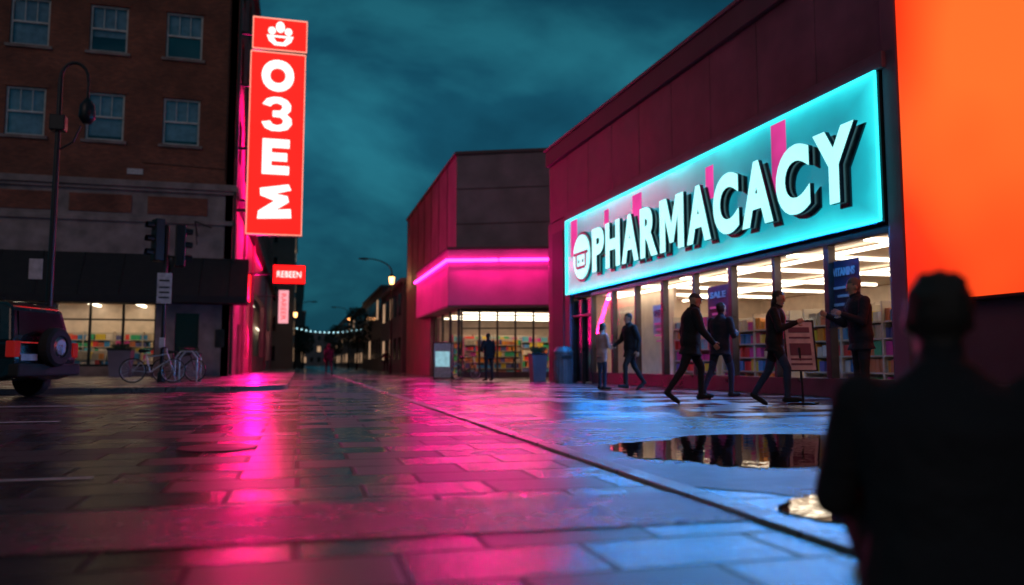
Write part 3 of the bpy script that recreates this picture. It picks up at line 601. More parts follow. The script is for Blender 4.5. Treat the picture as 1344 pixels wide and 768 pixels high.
# header emblem: three-lobed crown over a bowl
for k, (x, z, a, c_) in enumerate([(-1.25, 16.4, 0.2, 0.26), (-1.62, 16.2, 0.17, 0.17), (-0.88, 16.2, 0.17, 0.17)]):
    vs, fs = [], []; loft(vs, fs, [(Vector((x, SY-0.03, z)), X*a, Z*c_), (Vector((x, SY-0.08, z)), X*a, Z*c_)], 18); fixn(mesh('crown_lobe_%d' % k, vs, fs, M_white_e, vsn))
flat('bowl', [(-1.85, 15.98), (-0.65, 15.98), (-0.75, 15.72), (-1.0, 15.52), (-1.5, 15.52), (-1.75, 15.72)], SY-0.024, vsn, M_white_e)
flat('bowl_slot', [(-1.55, 15.88), (-0.95, 15.88), (-1.1, 15.66), (-1.4, 15.66)], SY-0.08, vsn, M_red, 0.01)
s2 = group('red_blade_sign')
box('face', -1.55, 0.15, 46.0, 46.02, 5.15, 6.15, M_red, s2); box('case', -1.6, 0.2, 46.023, 46.25, 5.1, 6.2, M_black, s2, 0.01); box('arm', -3.1, -1.6, 46.1, 46.18, 5.6, 5.68, M_black, s2)
glyph('lettering', 'REBEEN', 1.3, 0.34, 0.03, M_white_e, M_white_e, s2, MW((-0.7, 45.99, 5.65), '-y'), 0.0)
s3 = group('white_blade_sign')
M_pale = emit('pale_sign_face', (1.0, 0.45, 0.5), 0.9, 0.1)
box('face', -1.6, -0.9, 60, 60.02, 3.6, 6.0, M_pale, s3); box('case', -1.65, -0.85, 60.023, 60.2, 3.55, 6.05, M_black, s3); box('arm', -3.1, -1.65, 60.1, 60.16, 5.5, 5.56, M_black, s3)
glyph('lettering', 'RAREER', 1.9, 0.35, 0.03, M_red, M_red, s3, MW((-1.25, 59.99, 4.8), '-y', -90), 0.0)
s4 = group('shop_poster_board')
box('board', SX+0.003, SX+0.08, 46.5, 50.8, 4.4, 6.0, M_red, s4); box('frame', SX+0.002, SX+0.05, 46.4, 50.9, 4.3, 4.38, M_black, s4)

# ------------------------------------------------------------------ distant buildings
M_far = [plain('far_wall_%d' % i, c, 0.8, var=0.2, scale=0.3, bump=0) for i, c in enumerate([(0.2, 0.18, 0.17), (0.14, 0.12, 0.12), (0.1, 0.1, 0.11), (0.25, 0.22, 0.2)])]
def far_b(name, x0, x1, y0, y1, h, mi, side, storeys):
    e = group(name); box('walls', x0, x1, y0, y1, 0, h, M_far[mi], e); box('cornice', x0-0.2, x1+0.2, y0-0.2, y1+0.2, h+0.003, h+0.35, M_far[(mi+1) % 4], e, 0.05)
    d, l, fr2 = [], [], []
    sh = h/storeys
    for s in range(storeys):
        z = s*sh+sh*0.3
        for yy in np.arange(y0+1.2, y1-1.5, 3.0):
            bx = (x1, x1+0.04, yy, yy+1.3, z, z+sh*0.5) if side > 0 else (x0-0.04, x0, yy, yy+1.3, z, z+sh*0.5)
            (l if random.random() < (0.35 if s == 0 else 0.08) else d).append(bx)
        for xx in np.arange(x0+1, x1-1.5, 2.8):
            bx = (xx, xx+1.3, y0-0.04, y0, z, z+sh*0.5); (l if random.random() < 0.12 else d).append(bx)
            fr2.append((xx-0.1, xx+1.4, y0-0.1, y0, z-0.15, z-0.003))
    boxes('windows_dark', d, M_wglass, e)
    if l: boxes('windows_lit', l, M_win_e, e)
    if fr2: boxes('sills', fr2, M_far[3], e)
far_b('office_building', -22, -0.9, 98, 125, 17.5, 3, 1, 5)
far_b('townhouse', -20, 0.2, 130, 160, 13, 0, 1, 4)
far_b('townhouse.001', -20, 0.8, 165, 210, 11, 2, 1, 3)
far_b('warehouse', 7.4, 24, 60, 76, 6.8, 2, -1, 2)
far_b('shop_terrace', 7.8, 26, 80, 104, 8.2, 1, -1, 2)
far_b('townhouse.002', 8.6, 26, 110, 150, 8.6, 0, -1, 3)
far_b('townhouse.003', 9.0, 30, 160, 230, 10.0, 1, -1, 3)
far_b('civic_building', -14, 30, 330, 350, 13, 2, -1, 3)
def far_tree(name, x, y, h):
    e = group(name, (x, y, 0))
    tubes('trunk', poly([(0, 0, 0), (0.05, 0, h*0.3), (0.1, 0.1, h*0.6)], 0.16, 0.07)+poly([(0.05, 0, h*0.3), (0.9, 0.2, h*0.65)], 0.08, 0.03)+poly([(0.05, 0, h*0.35), (-0.9, -0.2, h*0.7)], 0.08, 0.03), M_black, e, 6)
    vs, fs = [], []
    for i in range(900):
        a = random.random()*6.28; rr = h*0.3*random.random()**0.5; z = h*(0.35+0.65*random.random()); k = 1-abs(z/h-0.65)*1.6
        c = Vector((math.cos(a)*rr*k, math.sin(a)*rr*k, z)); s = random.uniform(0.08, 0.2)
        u = Vector((random.gauss(0, 1), random.gauss(0, 1), random.gauss(0, 1))).normalized()*s; v = u.orthogonal().normalized()*s; o = len(vs)
        vs += [c-u, c+v, c+u, c-v]; fs.append((o, o+1, o+2, o+3))
    mesh('crown', vs, fs, plain('leaves_'+name, (0.04, 0.05, 0.03), 0.7, bump=0), e)
far_tree('street_tree', 6.2, 92, 7); far_tree('street_tree.001', 5.6, 135, 7); far_tree('street_tree.002', 0.4, 128, 6.5)
e = group('string_lights')
pts = [(-0.5+8.5*t, 112, 5.6-1.5*4*t*(1-t)*0.35) for t in np.linspace(0, 1, 15)]
tubes('cable', poly(pts, 0.02), M_black, e, 5); vs, fs = [], []
for p in pts: ellips(vs, fs, Vector(p)-Vector((0, 0, 0.12)), Vector((0.08, 0, 0)), Vector((0, 0.08, 0)), Vector((0, 0, 0.09)), 8, 4)
fixn(mesh('bulbs', vs, fs, M_bulb, e))

# ------------------------------------------------------------------ street lamps
def arm_lamp(name, x, y, h, rz, lantern=True):
    e = group(name, (x, y, 0.0), rz)
    arc = [(-1.7*(1-math.cos(t))/1, 0, h-0.9+0.9*math.sin(t)) for t in np.linspace(0, math.pi/2, 8)]
    tubes('pole', [((0, 0, 0), (0, 0, 0.6), 0.12, 0.11), ((0, 0, 0.6), (0, 0, h-0.9), 0.075, 0.05)]+poly(arc, 0.05, 0.035), M_black, e)
    vs, fs = [], []; ellips(vs, fs, Vector((-1.95, 0, h-0.02)), Vector((0.38, 0, 0)), Vector((0, 0.14, 0)), Vector((0, 0, 0.08))); fixn(mesh('lamp_head', vs, fs, M_black, e, True))
    if lantern:
        vs, fs = [], []; loft(vs, fs, [(Vector((0, 0, h-1.75)), X*0.14, Yv*0.14), (Vector((0, 0, h-1.25)), X*0.2, Yv*0.2)], 8); fixn(mesh('lantern_glass', vs, fs, M_orangelamp, e))
        vs, fs = [], []; loft(vs, fs, [(Vector((0, 0, h-1.25)), X*0.24, Yv*0.24), (Vector((0, 0, h-1.0)), X*0.06, Yv*0.06)], 8); fixn(mesh('lantern_cap', vs, fs, M_black, e))
        point('lantern_light', (0, -0.4, h-1.5), 60, (1, 0.5, 0.2), 0.15, e)
    return e
arm_lamp('street_lamp', 6.1, 56, 8.0, 0)
arm_lamp('street_lamp.001', 6.0, 105, 8.0, 0); arm_lamp('street_lamp.002', -0.6, 90, 7.5, 180)
e = group('street_lamp.003', (-6.0, 21.8, 0.12))
hook = [(0.0+0.32*(1-math.cos(t)), 0, 7.7+0.45*math.sin(t)) for t in np.linspace(0, math.pi, 10)]
tubes('pole', [((0, 0, 0), (0, 0, 1.0), 0.13, 0.11), ((0, 0, 1.0), (0, 0, 7.7), 0.085, 0.055)]+poly(hook, 0.045, 0.035)+[((0.64, 0, 7.7), (0.64, 0, 7.2), 0.03)], M_black, e)
vs, fs = [], []; loft(vs, fs, [(Vector((0.64, 0, 6.6)), X*0.1, Yv*0.1), (Vector((0.64, 0, 6.75)), X*0.2, Yv*0.2), (Vector((0.64, 0, 7.05)), X*0.18, Yv*0.18), (Vector((0.64, 0, 7.25)), X*0.05, Yv*0.05)], 12); fixn(mesh('unlit_lantern', vs, fs, M_black, e, True))
boxes('bracket_box', [(-0.18, 0.18, -0.15, 0.15, 6.35, 6.75)], M_black, e, bevel=0.03)
tubes('scroll', poly([(0.07, 0, 5.9), (0.35, 0, 6.1), (0.5, 0, 6.5)], 0.025), M_black, e)
box('small_sign', -0.45, -0.15, -0.12, -0.1, 2.6, 3.1, M_paper, e)

# ------------------------------------------------------------------ traffic signal
e = group('traffic_light', (-3.9, 25.2, 0.12))
tubes('pole', [((0, 0, 0), (0, 0, 0.25), 0.13, 0.1), ((0, 0, 0.25), (0, 0, 4.6), 0.06, 0.055)], M_black, e)
def sig(nm, x, rz, z0):
    s = Matrix.Translation((x, 0, z0)) @ Matrix.Rotation(R(rz), 4, 'Z')
    o = box(nm+'_housing', -0.19, 0.19, -0.16, 0.12, 0, 1.25, M_black, e, 0.03); o.matrix_local = s
    for k in range(3):
        z = 0.22+0.4*k; vs, fs = [], []
        loft(vs, fs, [(Vector((0, -0.16, z)), X*0.13, Z*0.13), (Vector((0, -0.175, z)), X*0.11, Z*0.11)], 20)
        o = fixn(mesh(nm+'_lens_%d' % k, vs, fs, plain(nm+'lens%d' % k, [(0.02, 0.05, 0.04), (0.05, 0.03, 0.01), (0.05, 0.01, 0.01)][k], 0.5, bump=0), e)); o.matrix_local = s
        vs2 = []; fs2 = []
        for i in range(9):
            t = R(-10+200*i/8); vs2 += [(0.15*math.cos(t), -0.16, z+0.15*math.sin(t)), (0.15*math.cos(t), -0.36, z+0.14*math.sin(t))]
        for i in range(8): fs2.append((2*i, 2*i+1, 2*i+3, 2*i+2))
        o = mesh(nm+'_visor_%d' % k, vs2, fs2, M_black, e); o.matrix_local = s
sig('signal_a', -0.22, -60, 3.55); sig('signal_b', 0.36, 100, 3.4)
tubes('brackets', [((0, 0, 4.5), (-0.2, 0, 4.6), 0.03), ((0, 0, 3.7), (0.3, 0, 3.7), 0.03), ((0, 0, 3.6), (-0.2, 0, 3.6), 0.03)], M_black, e)
box('notice_plate', -0.2, 0.2, -0.1, -0.08, 2.3, 3.2, M_paper, e); boxes('notice_text', [(-0.14, 0.14, -0.105, -0.101, z, z+0.05) for z in (2.45, 2.6, 2.75, 2.95)], M_black, e)
box('push_button', -0.08, 0.08, -0.16, -0.06, 1.0, 1.3, M_paper, e, 0.02)

# ------------------------------------------------------------------ bicycles
M_chrome = plain('pale_bike_paint', (0.45, 0.45, 0.47), 0.3, 0.5, bump=0)
def bicycle(name, x, y, z, rz, mat):
    e = group(name, (x, y, z), rz); r = 0.33; Yx = (0, 0, 1)
    w1 = (-0.52, 0, r+0.02); w2 = (0.52, 0, r+0.02)
    tubes('tyres', poly(ringpts(w1, r, (1, 0, 0), Yx), 0.018)+poly(ringpts(w2, r, (1, 0, 0), Yx), 0.018), M_black, e, 8)
    tubes('rims', poly(ringpts(w1, r-0.03, (1, 0, 0), Yx), 0.009)+poly(ringpts(w2, r-0.03, (1, 0, 0), Yx), 0.009), M_chrome, e, 6)
    sp = []
    for wc_ in (w1, w2):
        for i in range(14):
            t = 6.283*i/14; sp.append((wc_, (wc_[0]+0.3*math.cos(t), 0, wc_[2]+0.3*math.sin(t)), 0.003))
    tubes('spokes', sp, M_chrome, e, 5)
    bbk = (-0.08, 0, 0.3); st_ = (-0.2, 0, 0.82); hd = (0.36, 0, 0.82); hl = (0.41, 0, 0.66)
    tubes('frame', [(bbk, st_, 0.018), (bbk, hl, 0.02), ((-0.17, 0, 0.72), hd, 0.018), (hd, hl, 0.02), (bbk, w1, 0.012), ((-0.17, 0, 0.72), w1, 0.01), (hl, w2, 0.014), ((0.36, 0, 0.82), (0.33, 0, 0.98), 0.014)], mat, e)
    tubes('handlebar', [((0.33, -0.27, 1.0), (0.33, 0.27, 1.0), 0.013), ((0.33, 0.27, 1.0), (0.22, 0.3, 1.0), 0.016), ((0.33, -0.27, 1.0), (0.22, -0.3, 1.0), 0.016)], M_black, e)
    tubes('saddle', [((-0.34, 0, 0.9), (-0.1, 0, 0.9), 0.06, 0.025), ((-0.2, 0, 0.8), (-0.21, 0, 0.88), 0.013)], M_black, e)
    tubes('crank', poly(ringpts(bbk, 0.09, (1, 0, 0), Yx, 14), 0.008)+[((-0.08, -0.06, 0.3), (-0.02, -0.06, 0.15), 0.01), ((-0.08, 0.06, 0.3), (-0.14, 0.06, 0.45), 0.01), ((-0.02, -0.14, 0.15), (-0.02, -0.05, 0.15), 0.014), ((-0.14, 0.14, 0.45), (-0.14, 0.05, 0.45), 0.014)], M_black, e)
bicycle('bicycle', -4.0, 24.4, 0.12, 12, M_chrome); bicycle('bicycle.001', -3.55, 26.0, 0.12, -20, M_black)
bicycle('bicycle.002', 6.4, 31.2, 0.004, 35, M_black)
e = group('bike_rack', (-3.2, 24.9, 0.12))
tubes('hoops', poly([(-0.3, 0, 0), (-0.3, 0, 0.7), (-0.15, 0, 0.9), (0.15, 0, 0.9), (0.3, 0, 0.7), (0.3, 0, 0)], 0.025)+poly([(-0.3, 0.9, 0), (-0.3, 0.9, 0.7), (-0.15, 0.9, 0.9), (0.15, 0.9, 0.9), (0.3, 0.9, 0.7), (0.3, 0.9, 0)], 0.025), M_chrome, e)

# ------------------------------------------------------------------ bins, planters, boards
def bin_(name, x, y, z, h=1.25, r=0.33):
    e = group(name, (x, y, z)); vs, fs = [], []
    loft(vs, fs, [(Vector((0, 0, 0)), X*r*0.9, Yv*r*0.9), (Vector((0, 0, h*0.8)), X*r, Yv*r), (Vector((0, 0, h*0.82)), X*r*1.06, Yv*r*1.06), (Vector((0, 0, h*0.87)), X*r*1.06, Yv*r*1.06), (Vector((0, 0, h)), X*r*0.75, Yv*r*0.75)], 20)
    fixn(mesh('drum', vs, fs, plain('bin_grey', (0.12, 0.11, 0.12), 0.5, 0.2), e)); box('slot', -0.18, 0.18, -r-0.03, -r+0.03, h*0.66, h*0.76, M_black, e)
    tubes('ribs', [((r*0.97*math.cos(t), r*0.97*math.sin(t), 0.08), (r*math.cos(t), r*math.sin(t), h*0.62), 0.012) for t in np.linspace(0, 6.2, 18)], M_grey, e, 5)
bin_('litter_bin', 8.85, 26.4, 0.004)
def planter(name, x, y, z, h, s, dense):
    e = group(name, (x, y, z)); s2_ = s*0.8
    vs = [(-s2_, -s2_, 0), (s2_, -s2_, 0), (s2_, s2_, 0), (-s2_, s2_, 0), (-s, -s, h), (s, -s, h), (s, s, h), (-s, s, h)]
    mesh('pot', vs, BF, M_grey, e); box('rim', -s-0.03, s+0.03, -s-0.03, s+0.03, h+0.002, h+0.06, M_black, e, 0.01)
    vs, fs = [], []
    for i in range(dense):
        a = random.random()*6.28; rr = s*0.7*random.random(); b0 = Vector((math.cos(a)*rr, math.sin(a)*rr, h)); out = Vector((math.cos(a), math.sin(a), 0)); L_ = random.uniform(0.15, 0.35)
        tip = b0+out*L_*0.5+Vector((0, 0, L_)); sd = out.cross(Vector((0, 0, 1)))*0.03; mdp = b0.lerp(tip, 0.5)+Vector((0, 0, 0.06)); o = len(vs)
        vs += [b0, mdp+sd, tip, mdp-sd]; fs.append((o, o+1, o+2, o+3))
    mesh('leaves', vs, fs, plain('planter_leaves_'+name, (0.05, 0.09, 0.04), 0.5, bump=0), e)
planter('planter', 8.7, 29.0, 0.004, 1.0, 0.3, 160)
planter('planter.001', -7.3, 36.8, 0.12, 1.1, 0.45, 120); planter('planter.002', -4.6, 36.6, 0.12, 0.95, 0.45, 120)
M_ad = emit('poster_print_lit', (0.4, 0.75, 0.85), 0.6, 0.7, 5)
e = group('a_frame_sign', (5.95, 33.9, 0.004), -16)
for sgn, nm in ((-1, 'front'), (1, 'rear')):
    for o in (boxes(nm+'_panel', [(-0.36, 0.36, -0.015, 0.015, 0.08, 1.55)], M_paper, e), boxes(nm+'_print', [(-0.3, 0.3, -0.022, -0.017, 0.55, 1.2)], M_ad, e),
              boxes(nm+'_frame', [(-0.4, -0.36, -0.02, 0.02, 0, 1.58), (0.36, 0.4, -0.02, 0.02, 0, 1.58), (-0.36, 0.36, -0.02, 0.02, 1.55, 1.6), (-0.36, 0.36, -0.02, 0.02, 0.04, 0.08)], M_black, e)):
        o.location = (0, sgn*0.28, 0); o.rotation_euler = (R(-sgn*9), 0, 0)
e = group('sandwich_board', (7.85, 11.3, 0.004), 8)
def tilt(o): o.location = (0, 0, 0.55); o.rotation_euler = (R(-12), 0, R(-25))
tilt(box('board', -0.22, 0.22, -0.015, 0.015, 0, 0.8, M_paper, e)); tilt(boxes('print', [(-0.17, 0.17, -0.022, -0.017, z, z+h_) for z, h_ in ((0.08, 0.03), (0.16, 0.03), (0.24, 0.2), (0.52, 0.03), (0.62, 0.09))], M_ink, e))
tilt(boxes('rim', [(-0.25, -0.22, -0.02, 0.02, -0.02, 0.83), (0.22, 0.25, -0.02, 0.02, -0.02, 0.83), (-0.22, 0.22, -0.02, 0.02, 0.80, 0.83), (-0.22, 0.22, -0.02, 0.02, -0.02, 0)], M_black, e))
tubes('stand', [((0, 0, 0), (0, 0.05, 0.9), 0.02), ((-0.3, 0, 0.02), (0.3, 0, 0.02), 0.02), ((0, -0.25, 0.02), (0, 0.25, 0.02), 0.02)], M_black, e)

# ------------------------------------------------------------------ parked SUV
M_car = plain('dark_car_paint', (0.012, 0.016, 0.022), 0.25, 0.4, bump=0); M_car.node_tree.nodes['Principled BSDF'].inputs['Coat Weight'].default_value = 0.6
M_tyre = plain('tyre_rubber', (0.015, 0.015, 0.015), 0.8, bump=0.2); M_rim = plain('alloy_rim', (0.3, 0.3, 0.32), 0.3, 0.9, bump=0)
e = group('parked_car', (-4.75, 17.3, 0), 70.8)
def section(name, prof, mat, bev=0.05):
    n = len(prof); vs = [(-h_, y_, z_) for y_, z_, h_ in prof]+[(h_, y_, z_) for y_, z_, h_ in prof]
    fs = [tuple(range(n)), tuple(range(2*n-1, n-1, -1))]+[(i, n+i, n+(i+1) % n, (i+1) % n) for i in range(n)]
    o = fixn(mesh(name, vs, fs, mat, e)); bv = o.modifiers.new('b', 'BEVEL'); bv.width = bev; bv.segments = 3; bv.limit_method = 'ANGLE'; return o
section('body', [(0.02, 0.42, 0.88), (0.0, 0.75, 0.93), (0.05, 1.08, 0.9), (3.05, 1.12, 0.9), (4.2, 1.02, 0.86), (4.5, 0.85, 0.84), (4.52, 0.42, 0.84), (4.0, 0.34, 0.86), (0.3, 0.34, 0.88)], M_car, 0.07)
section('cabin', [(0.08, 1.05, 0.88), (0.22, 1.72, 0.74), (0.4, 1.82, 0.70), (2.2, 1.84, 0.70), (2.45, 1.78, 0.72), (3.15, 1.08, 0.86)], M_car, 0.06)
def sw_(y_, z_): return 0.88+(z_-1.05)*(0.70-0.88)/(1.82-1.05)+0.012
for sgn in (-1, 1):
    for k, q in enumerate([[(0.35, 1.16), (1.0, 1.16), (1.0, 1.68), (0.45, 1.68)], [(1.08, 1.16), (1.85, 1.16), (1.85, 1.7), (1.08, 1.7)], [(1.93, 1.16), (2.85, 1.16), (2.38, 1.7), (1.93, 1.7)]]):
        mesh('side_window_%d_%d' % (k, sgn), [(sgn*sw_(a, b2), a, b2) for a, b2 in q], [(0, 1, 2, 3)], M_wglass, e)
mesh('rear_window', [(-0.68, 0.10, 1.2), (0.68, 0.10, 1.2), (0.6, 0.19, 1.66), (-0.6, 0.19, 1.66)], [(0, 1, 2, 3)], M_wglass, e)
box('bumper', -0.92, 0.92, -0.1, 0.12, 0.42, 0.66, M_tyre, e, 0.04)
M_tail = plain('tail_lens', (0.35, 0.01, 0.01), 0.15, bump=0); M_tail.node_tree.nodes['Principled BSDF'].inputs['Emission Color'].default_value = (1, 0.03, 0.02, 1); M_tail.node_tree.nodes['Principled BSDF'].inputs['Emission Strength'].default_value = 0.12
for sgn in (-1, 1):
    box('tail_light_%d' % sgn, min(sgn*0.78, sgn*0.945), max(sgn*0.78, sgn*0.945), -0.025, 0.16, 0.78, 1.08, M_tail, e, 0.02)
vs, fs = [], []; c = Vector((0.05, 0, 0.98))
loft(vs, fs, [(c+Vector((0, 0.0, 0)), X*0.34, Z*0.34), (c+Vector((0, -0.06, 0)), X*0.38, Z*0.38), (c+Vector((0, -0.2, 0)), X*0.38, Z*0.38), (c+Vector((0, -0.25, 0)), X*0.33, Z*0.33), (c+Vector((0, -0.25, 0)), X*0.22, Z*0.22), (c+Vector((0, -0.22, 0)), X*0.2, Z*0.2)], 28); fixn(mesh('spare_wheel', vs, fs, M_tyre, e))
vs, fs = [], []; loft(vs, fs, [(c+Vector((0, -0.215, 0)), X*0.2, Z*0.2), (c+Vector((0, -0.25, 0)), X*0.15, Z*0.15)], 20); fixn(mesh('spare_hub', vs, fs, M_rim, e))
for sgn in (-1, 1):
    for yy in (0.85, 3.65):
        vs, fs = [], []; c = Vector((sgn*0.78, yy, 0.36)); s_ = Vector((sgn, 0, 0))
        loft(vs, fs, [(c-s_*0.1, Yv*0.34, Z*0.34), (c-s_*0.07, Yv*0.36, Z*0.36), (c+s_*0.1, Yv*0.36, Z*0.36), (c+s_*0.14, Yv*0.33, Z*0.33), (c+s_*0.14, Yv*0.24, Z*0.24), (c+s_*0.10, Yv*0.22, Z*0.22)], 28); fixn(mesh('tyre', vs, fs, M_tyre, e))
        vs, fs = [], []; loft(vs, fs, [(c+s_*0.1, Yv*0.22, Z*0.22), (c+s_*0.13, Yv*0.06, Z*0.06)], 20); fixn(mesh('rim', vs, fs, M_rim, e))
        o = tubes('arch', poly([(sgn*0.9, yy+0.43*math.cos(t), 0.4+0.43*math.sin(t)) for t in np.linspace(0, math.pi, 12)], 0.035), M_tyre, e, 6)
tubes('roof_rails', [((-0.6, 0.5, 1.88), (-0.6, 2.1, 1.89), 0.02), ((0.6, 0.5, 1.88), (0.6, 2.1, 1.89), 0.02)], M_black, e)
box('licence_plate', -0.75, -0.3, -0.02, 0.0, 0.72, 0.84, M_paper, e)

# ------------------------------------------------------------------ people
MS = {'skin': plain('skin', (0.45, 0.26, 0.18), 0.5, var=0.1, bump=0.05), 'hair': plain('dark_hair', (0.02, 0.014, 0.01), 0.6, bump=0.8, bscale=120),
      'grey_hair': plain('grey_hair', (0.1, 0.1, 0.1), 0.6, bump=0.5, bscale=120), 'eye': plain('eye_dark', (0.01, 0.01, 0.01), 0.2, bump=0), 'lip': plain('lip', (0.2, 0.06, 0.05), 0.5, bump=0)}
def cloth(name, c): return plain(name, c, 0.9, var=0.3, scale=5, bump=0.8, bscale=9, dist=0.04)
C_black = cloth('black_coat', (0.009, 0.009, 0.012)); C_navy = cloth('navy_coat', (0.012, 0.015, 0.028))
C_jean = cloth('blue_jeans', (0.025, 0.04, 0.085)); C_pale = cloth('pale_pink_coat', (0.45, 0.28, 0.27)); C_dark = cloth('dark_trousers', (0.012, 0.012, 0.015)); C_shoe = cloth('dark_shoes', (0.012, 0.01, 0.01)); C_red = cloth('red_shirt', (0.4, 0.02, 0.03))
def human(name, loc, rz, H, pose, top, bottom, hair='hair', coat=0.0, bulk=1.0, hat=None, hood=False, long_hair=False, shoe=None, front=None, voxel=0.013):
    s = H/1.75; V = lambda *a: Vector(a); vs, fs, seg = [], [], []
    def u(k, d): return Vector(pose.get(k, d)).normalized()
    sp_ = u('spine', (0, 0.03, 1)); right = V(1, 0, 0); fw = sp_.cross(right).normalized()
    P_ = V(0, 0, 0)
    def cap(p, r0, q, r1, lab):
        capsule(vs, fs, p, r0*s, q, r1*s); seg.append((p.copy(), q.copy(), (r0+r1)/2*s, lab))
    feet = []; J = {}
    for side, sx in (('L', -1), ('R', 1)):
        hip = P_+V(sx*0.09*s, 0, -0.01*s); kn = hip+u('thigh'+side, (sx*0.03, 0.05, -1))*0.43*s; an = kn+u('shin'+side, (0, -0.03, -1))*0.42*s
        fd = u('foot'+side, (sx*0.15, 1, -0.05)); J['kn'+side] = kn
        cap(hip, 0.092*bulk**0.4, kn, 0.062, 'bottom'); cap(kn, 0.062, an+V(0, 0, 0.02*s), 0.046, 'bottom')
        heel = an-fd*0.045*s+V(0, 0, -0.045*s); ball = an+fd*0.13*s+V(0, 0, -0.055*s); toe = an+fd*0.185*s+V(0, 0, -0.06*s)
        cap(heel, 0.04, ball, 0.042, 'shoe'); cap(ball, 0.042, toe, 0.032, 'shoe'); cap(an, 0.042, heel, 0.038, 'shoe')
        feet += [heel.z-0.04*s, ball.z-0.042*s, toe.z-0.032*s]
    rings = [(-0.09, 0.15, 0.105), (0.0, 0.168, 0.12), (0.12, 0.15, 0.11), (0.26, 0.168, 0.12), (0.38, 0.188, 0.128), (0.46, 0.17, 0.105), (0.515, 0.09, 0.075), (0.55, 0.06, 0.06)]
    if coat: rings = [(-coat, 0.185, 0.145)]+[(d, a*(1.06 if d < 0.2 else 1.03), b3*1.05) for d, a, b3 in rings[0:]]
    rr = [(P_+(V(0, 0, d*s) if d < 0 else sp_*d*s), right*a*bulk*s, fw*b3*bulk*s) for d, a, b3 in rings]
    loft(vs, fs, rr, 18)
    for d, a, b3 in rings:
        if coat and d < 0 or d > -0.05: 
            c_ = P_+(V(0, 0, d*s) if d < 0 else sp_*d*s)
            seg.append((c_-right*a*0.45*s, c_+right*a*0.45*s, b3*bulk*1.05*s, 'top'))
    if hood:
        ellips(vs, fs, P_+sp_*0.52*s-fw*0.08*s, right*0.13*s, fw*0.08*s, sp_*0.07*s); seg.append((P_+sp_*0.52*s-fw*0.08*s,)*2+(0.09*s, 'top'))
    post = []
    for side, sx in (('L', -1), ('R', 1)):
        sh = P_+sp_*0.455*s+right*sx*0.175*bulk*s; el = sh+u('ua'+side, (sx*0.15, -0.05, -1))*0.29*s; fa_ = u('fa'+side, (sx*0.05, 0.2, -1)); wr = el+fa_*0.25*s
        cap(sh, 0.064*bulk, el, 0.05*bulk, 'top'); cap(el, 0.05*bulk, wr, 0.036*bulk, 'top'); J['wr'+side] = wr
        hd_ = u('hand'+side, tuple(fa_)); nrm = V(-sx, 0, 0); nrm = (nrm-hd_*nrm.dot(hd_)).normalized() if abs(hd_.x) < 0.95 else V(0, -1, 0)
        wv = hd_.cross(nrm).normalized(); 
        if wv.dot(V(0, 1, 0.3)) < 0: wv = -wv
        ctr = wr+hd_*0.05*s; ellips(vs, fs, ctr, wv*0.042*s, nrm*0.019*s, hd_*0.058*s); seg.append((wr+hd_*0.02*s, wr+hd_*0.09*s, 0.03*s, 'skin'))
        cap(wr-fa_*0.02*s, 0.026, wr+hd_*0.03*s, 0.024, 'skin')
        for i, (o_, ln) in enumerate(((0.03, 0.07), (0.01, 0.08), (-0.01, 0.075), (-0.03, 0.058))):
            b0 = wr+hd_*0.09*s+wv*o_*s; k1 = b0+(hd_*0.9+nrm*0.25).normalized()*ln*0.45*s; k2 = k1+(hd_*0.6+nrm*0.75).normalized()*ln*0.33*s; k3 = k2+(hd_*0.2+nrm*0.95).normalized()*ln*0.25*s
            post += [(b0-hd_*0.02*s, k1, 0.0095*s, 0.0088*s), (k1, k2, 0.0088*s, 0.008*s), (k2, k3, 0.008*s, 0.0068*s)]
        t0 = wr+hd_*0.03*s+wv*0.03*s; t1 = t0+(wv*0.7+hd_*0.6+nrm*0.3).normalized()*0.04*s; t2 = t1+(hd_*0.9+wv*0.2+nrm*0.3).normalized()*0.03*s
        post += [(t0, t1, 0.013*s, 0.011*s), (t1, t2, 0.011*s, 0.009*s)]
    nb = P_+sp_*0.53*s; hy, hp = pose.get('head', (0, 0)); hr = Matrix.Rotation(R(hy), 3, 'Z') @ Matrix.Rotation(R(hp), 3, 'X')
    hx, hf, hu = hr @ V(1, 0, 0), hr @ V(0, 1, 0), hr @ V(0, 0, 1)
    hc = nb+(sp_*0.6+hu*0.4).normalized()*0.13*s+hf*0.025*s
    cap(nb-sp_*0.05*s, 0.06, hc-hu*0.04*s-hf*0.015*s, 0.052, 'skin')
    ellips(vs, fs, hc+hu*0.02*s, hx*0.075*s, hf*0.094*s, hu*0.10*s); ellips(vs, fs, hc+hf*0.02*s-hu*0.05*s, hx*0.058*s, hf*0.065*s, hu*0.07*s)
    capsule(vs, fs, hc+hf*0.088*s+hu*0.015*s, 0.009*s, hc+hf*0.106*s-hu*0.02*s, 0.014*s, 8)
    capsule(vs, fs, hc+hf*0.075*s-hu*0.095*s, 0.018*s, hc+hf*0.07*s-hu*0.09*s, 0.02*s, 8)
    for sx in (-1, 1): ellips(vs, fs, hc+hx*sx*0.078*s-hf*0.005*s-hu*0.005*s, hx*0.012*s, hf*0.02*s, hu*0.032*s, 8, 5)
    seg.append((hc+hu*0.04*s, hc-hu*0.06*s, 0.08*s, 'head'))
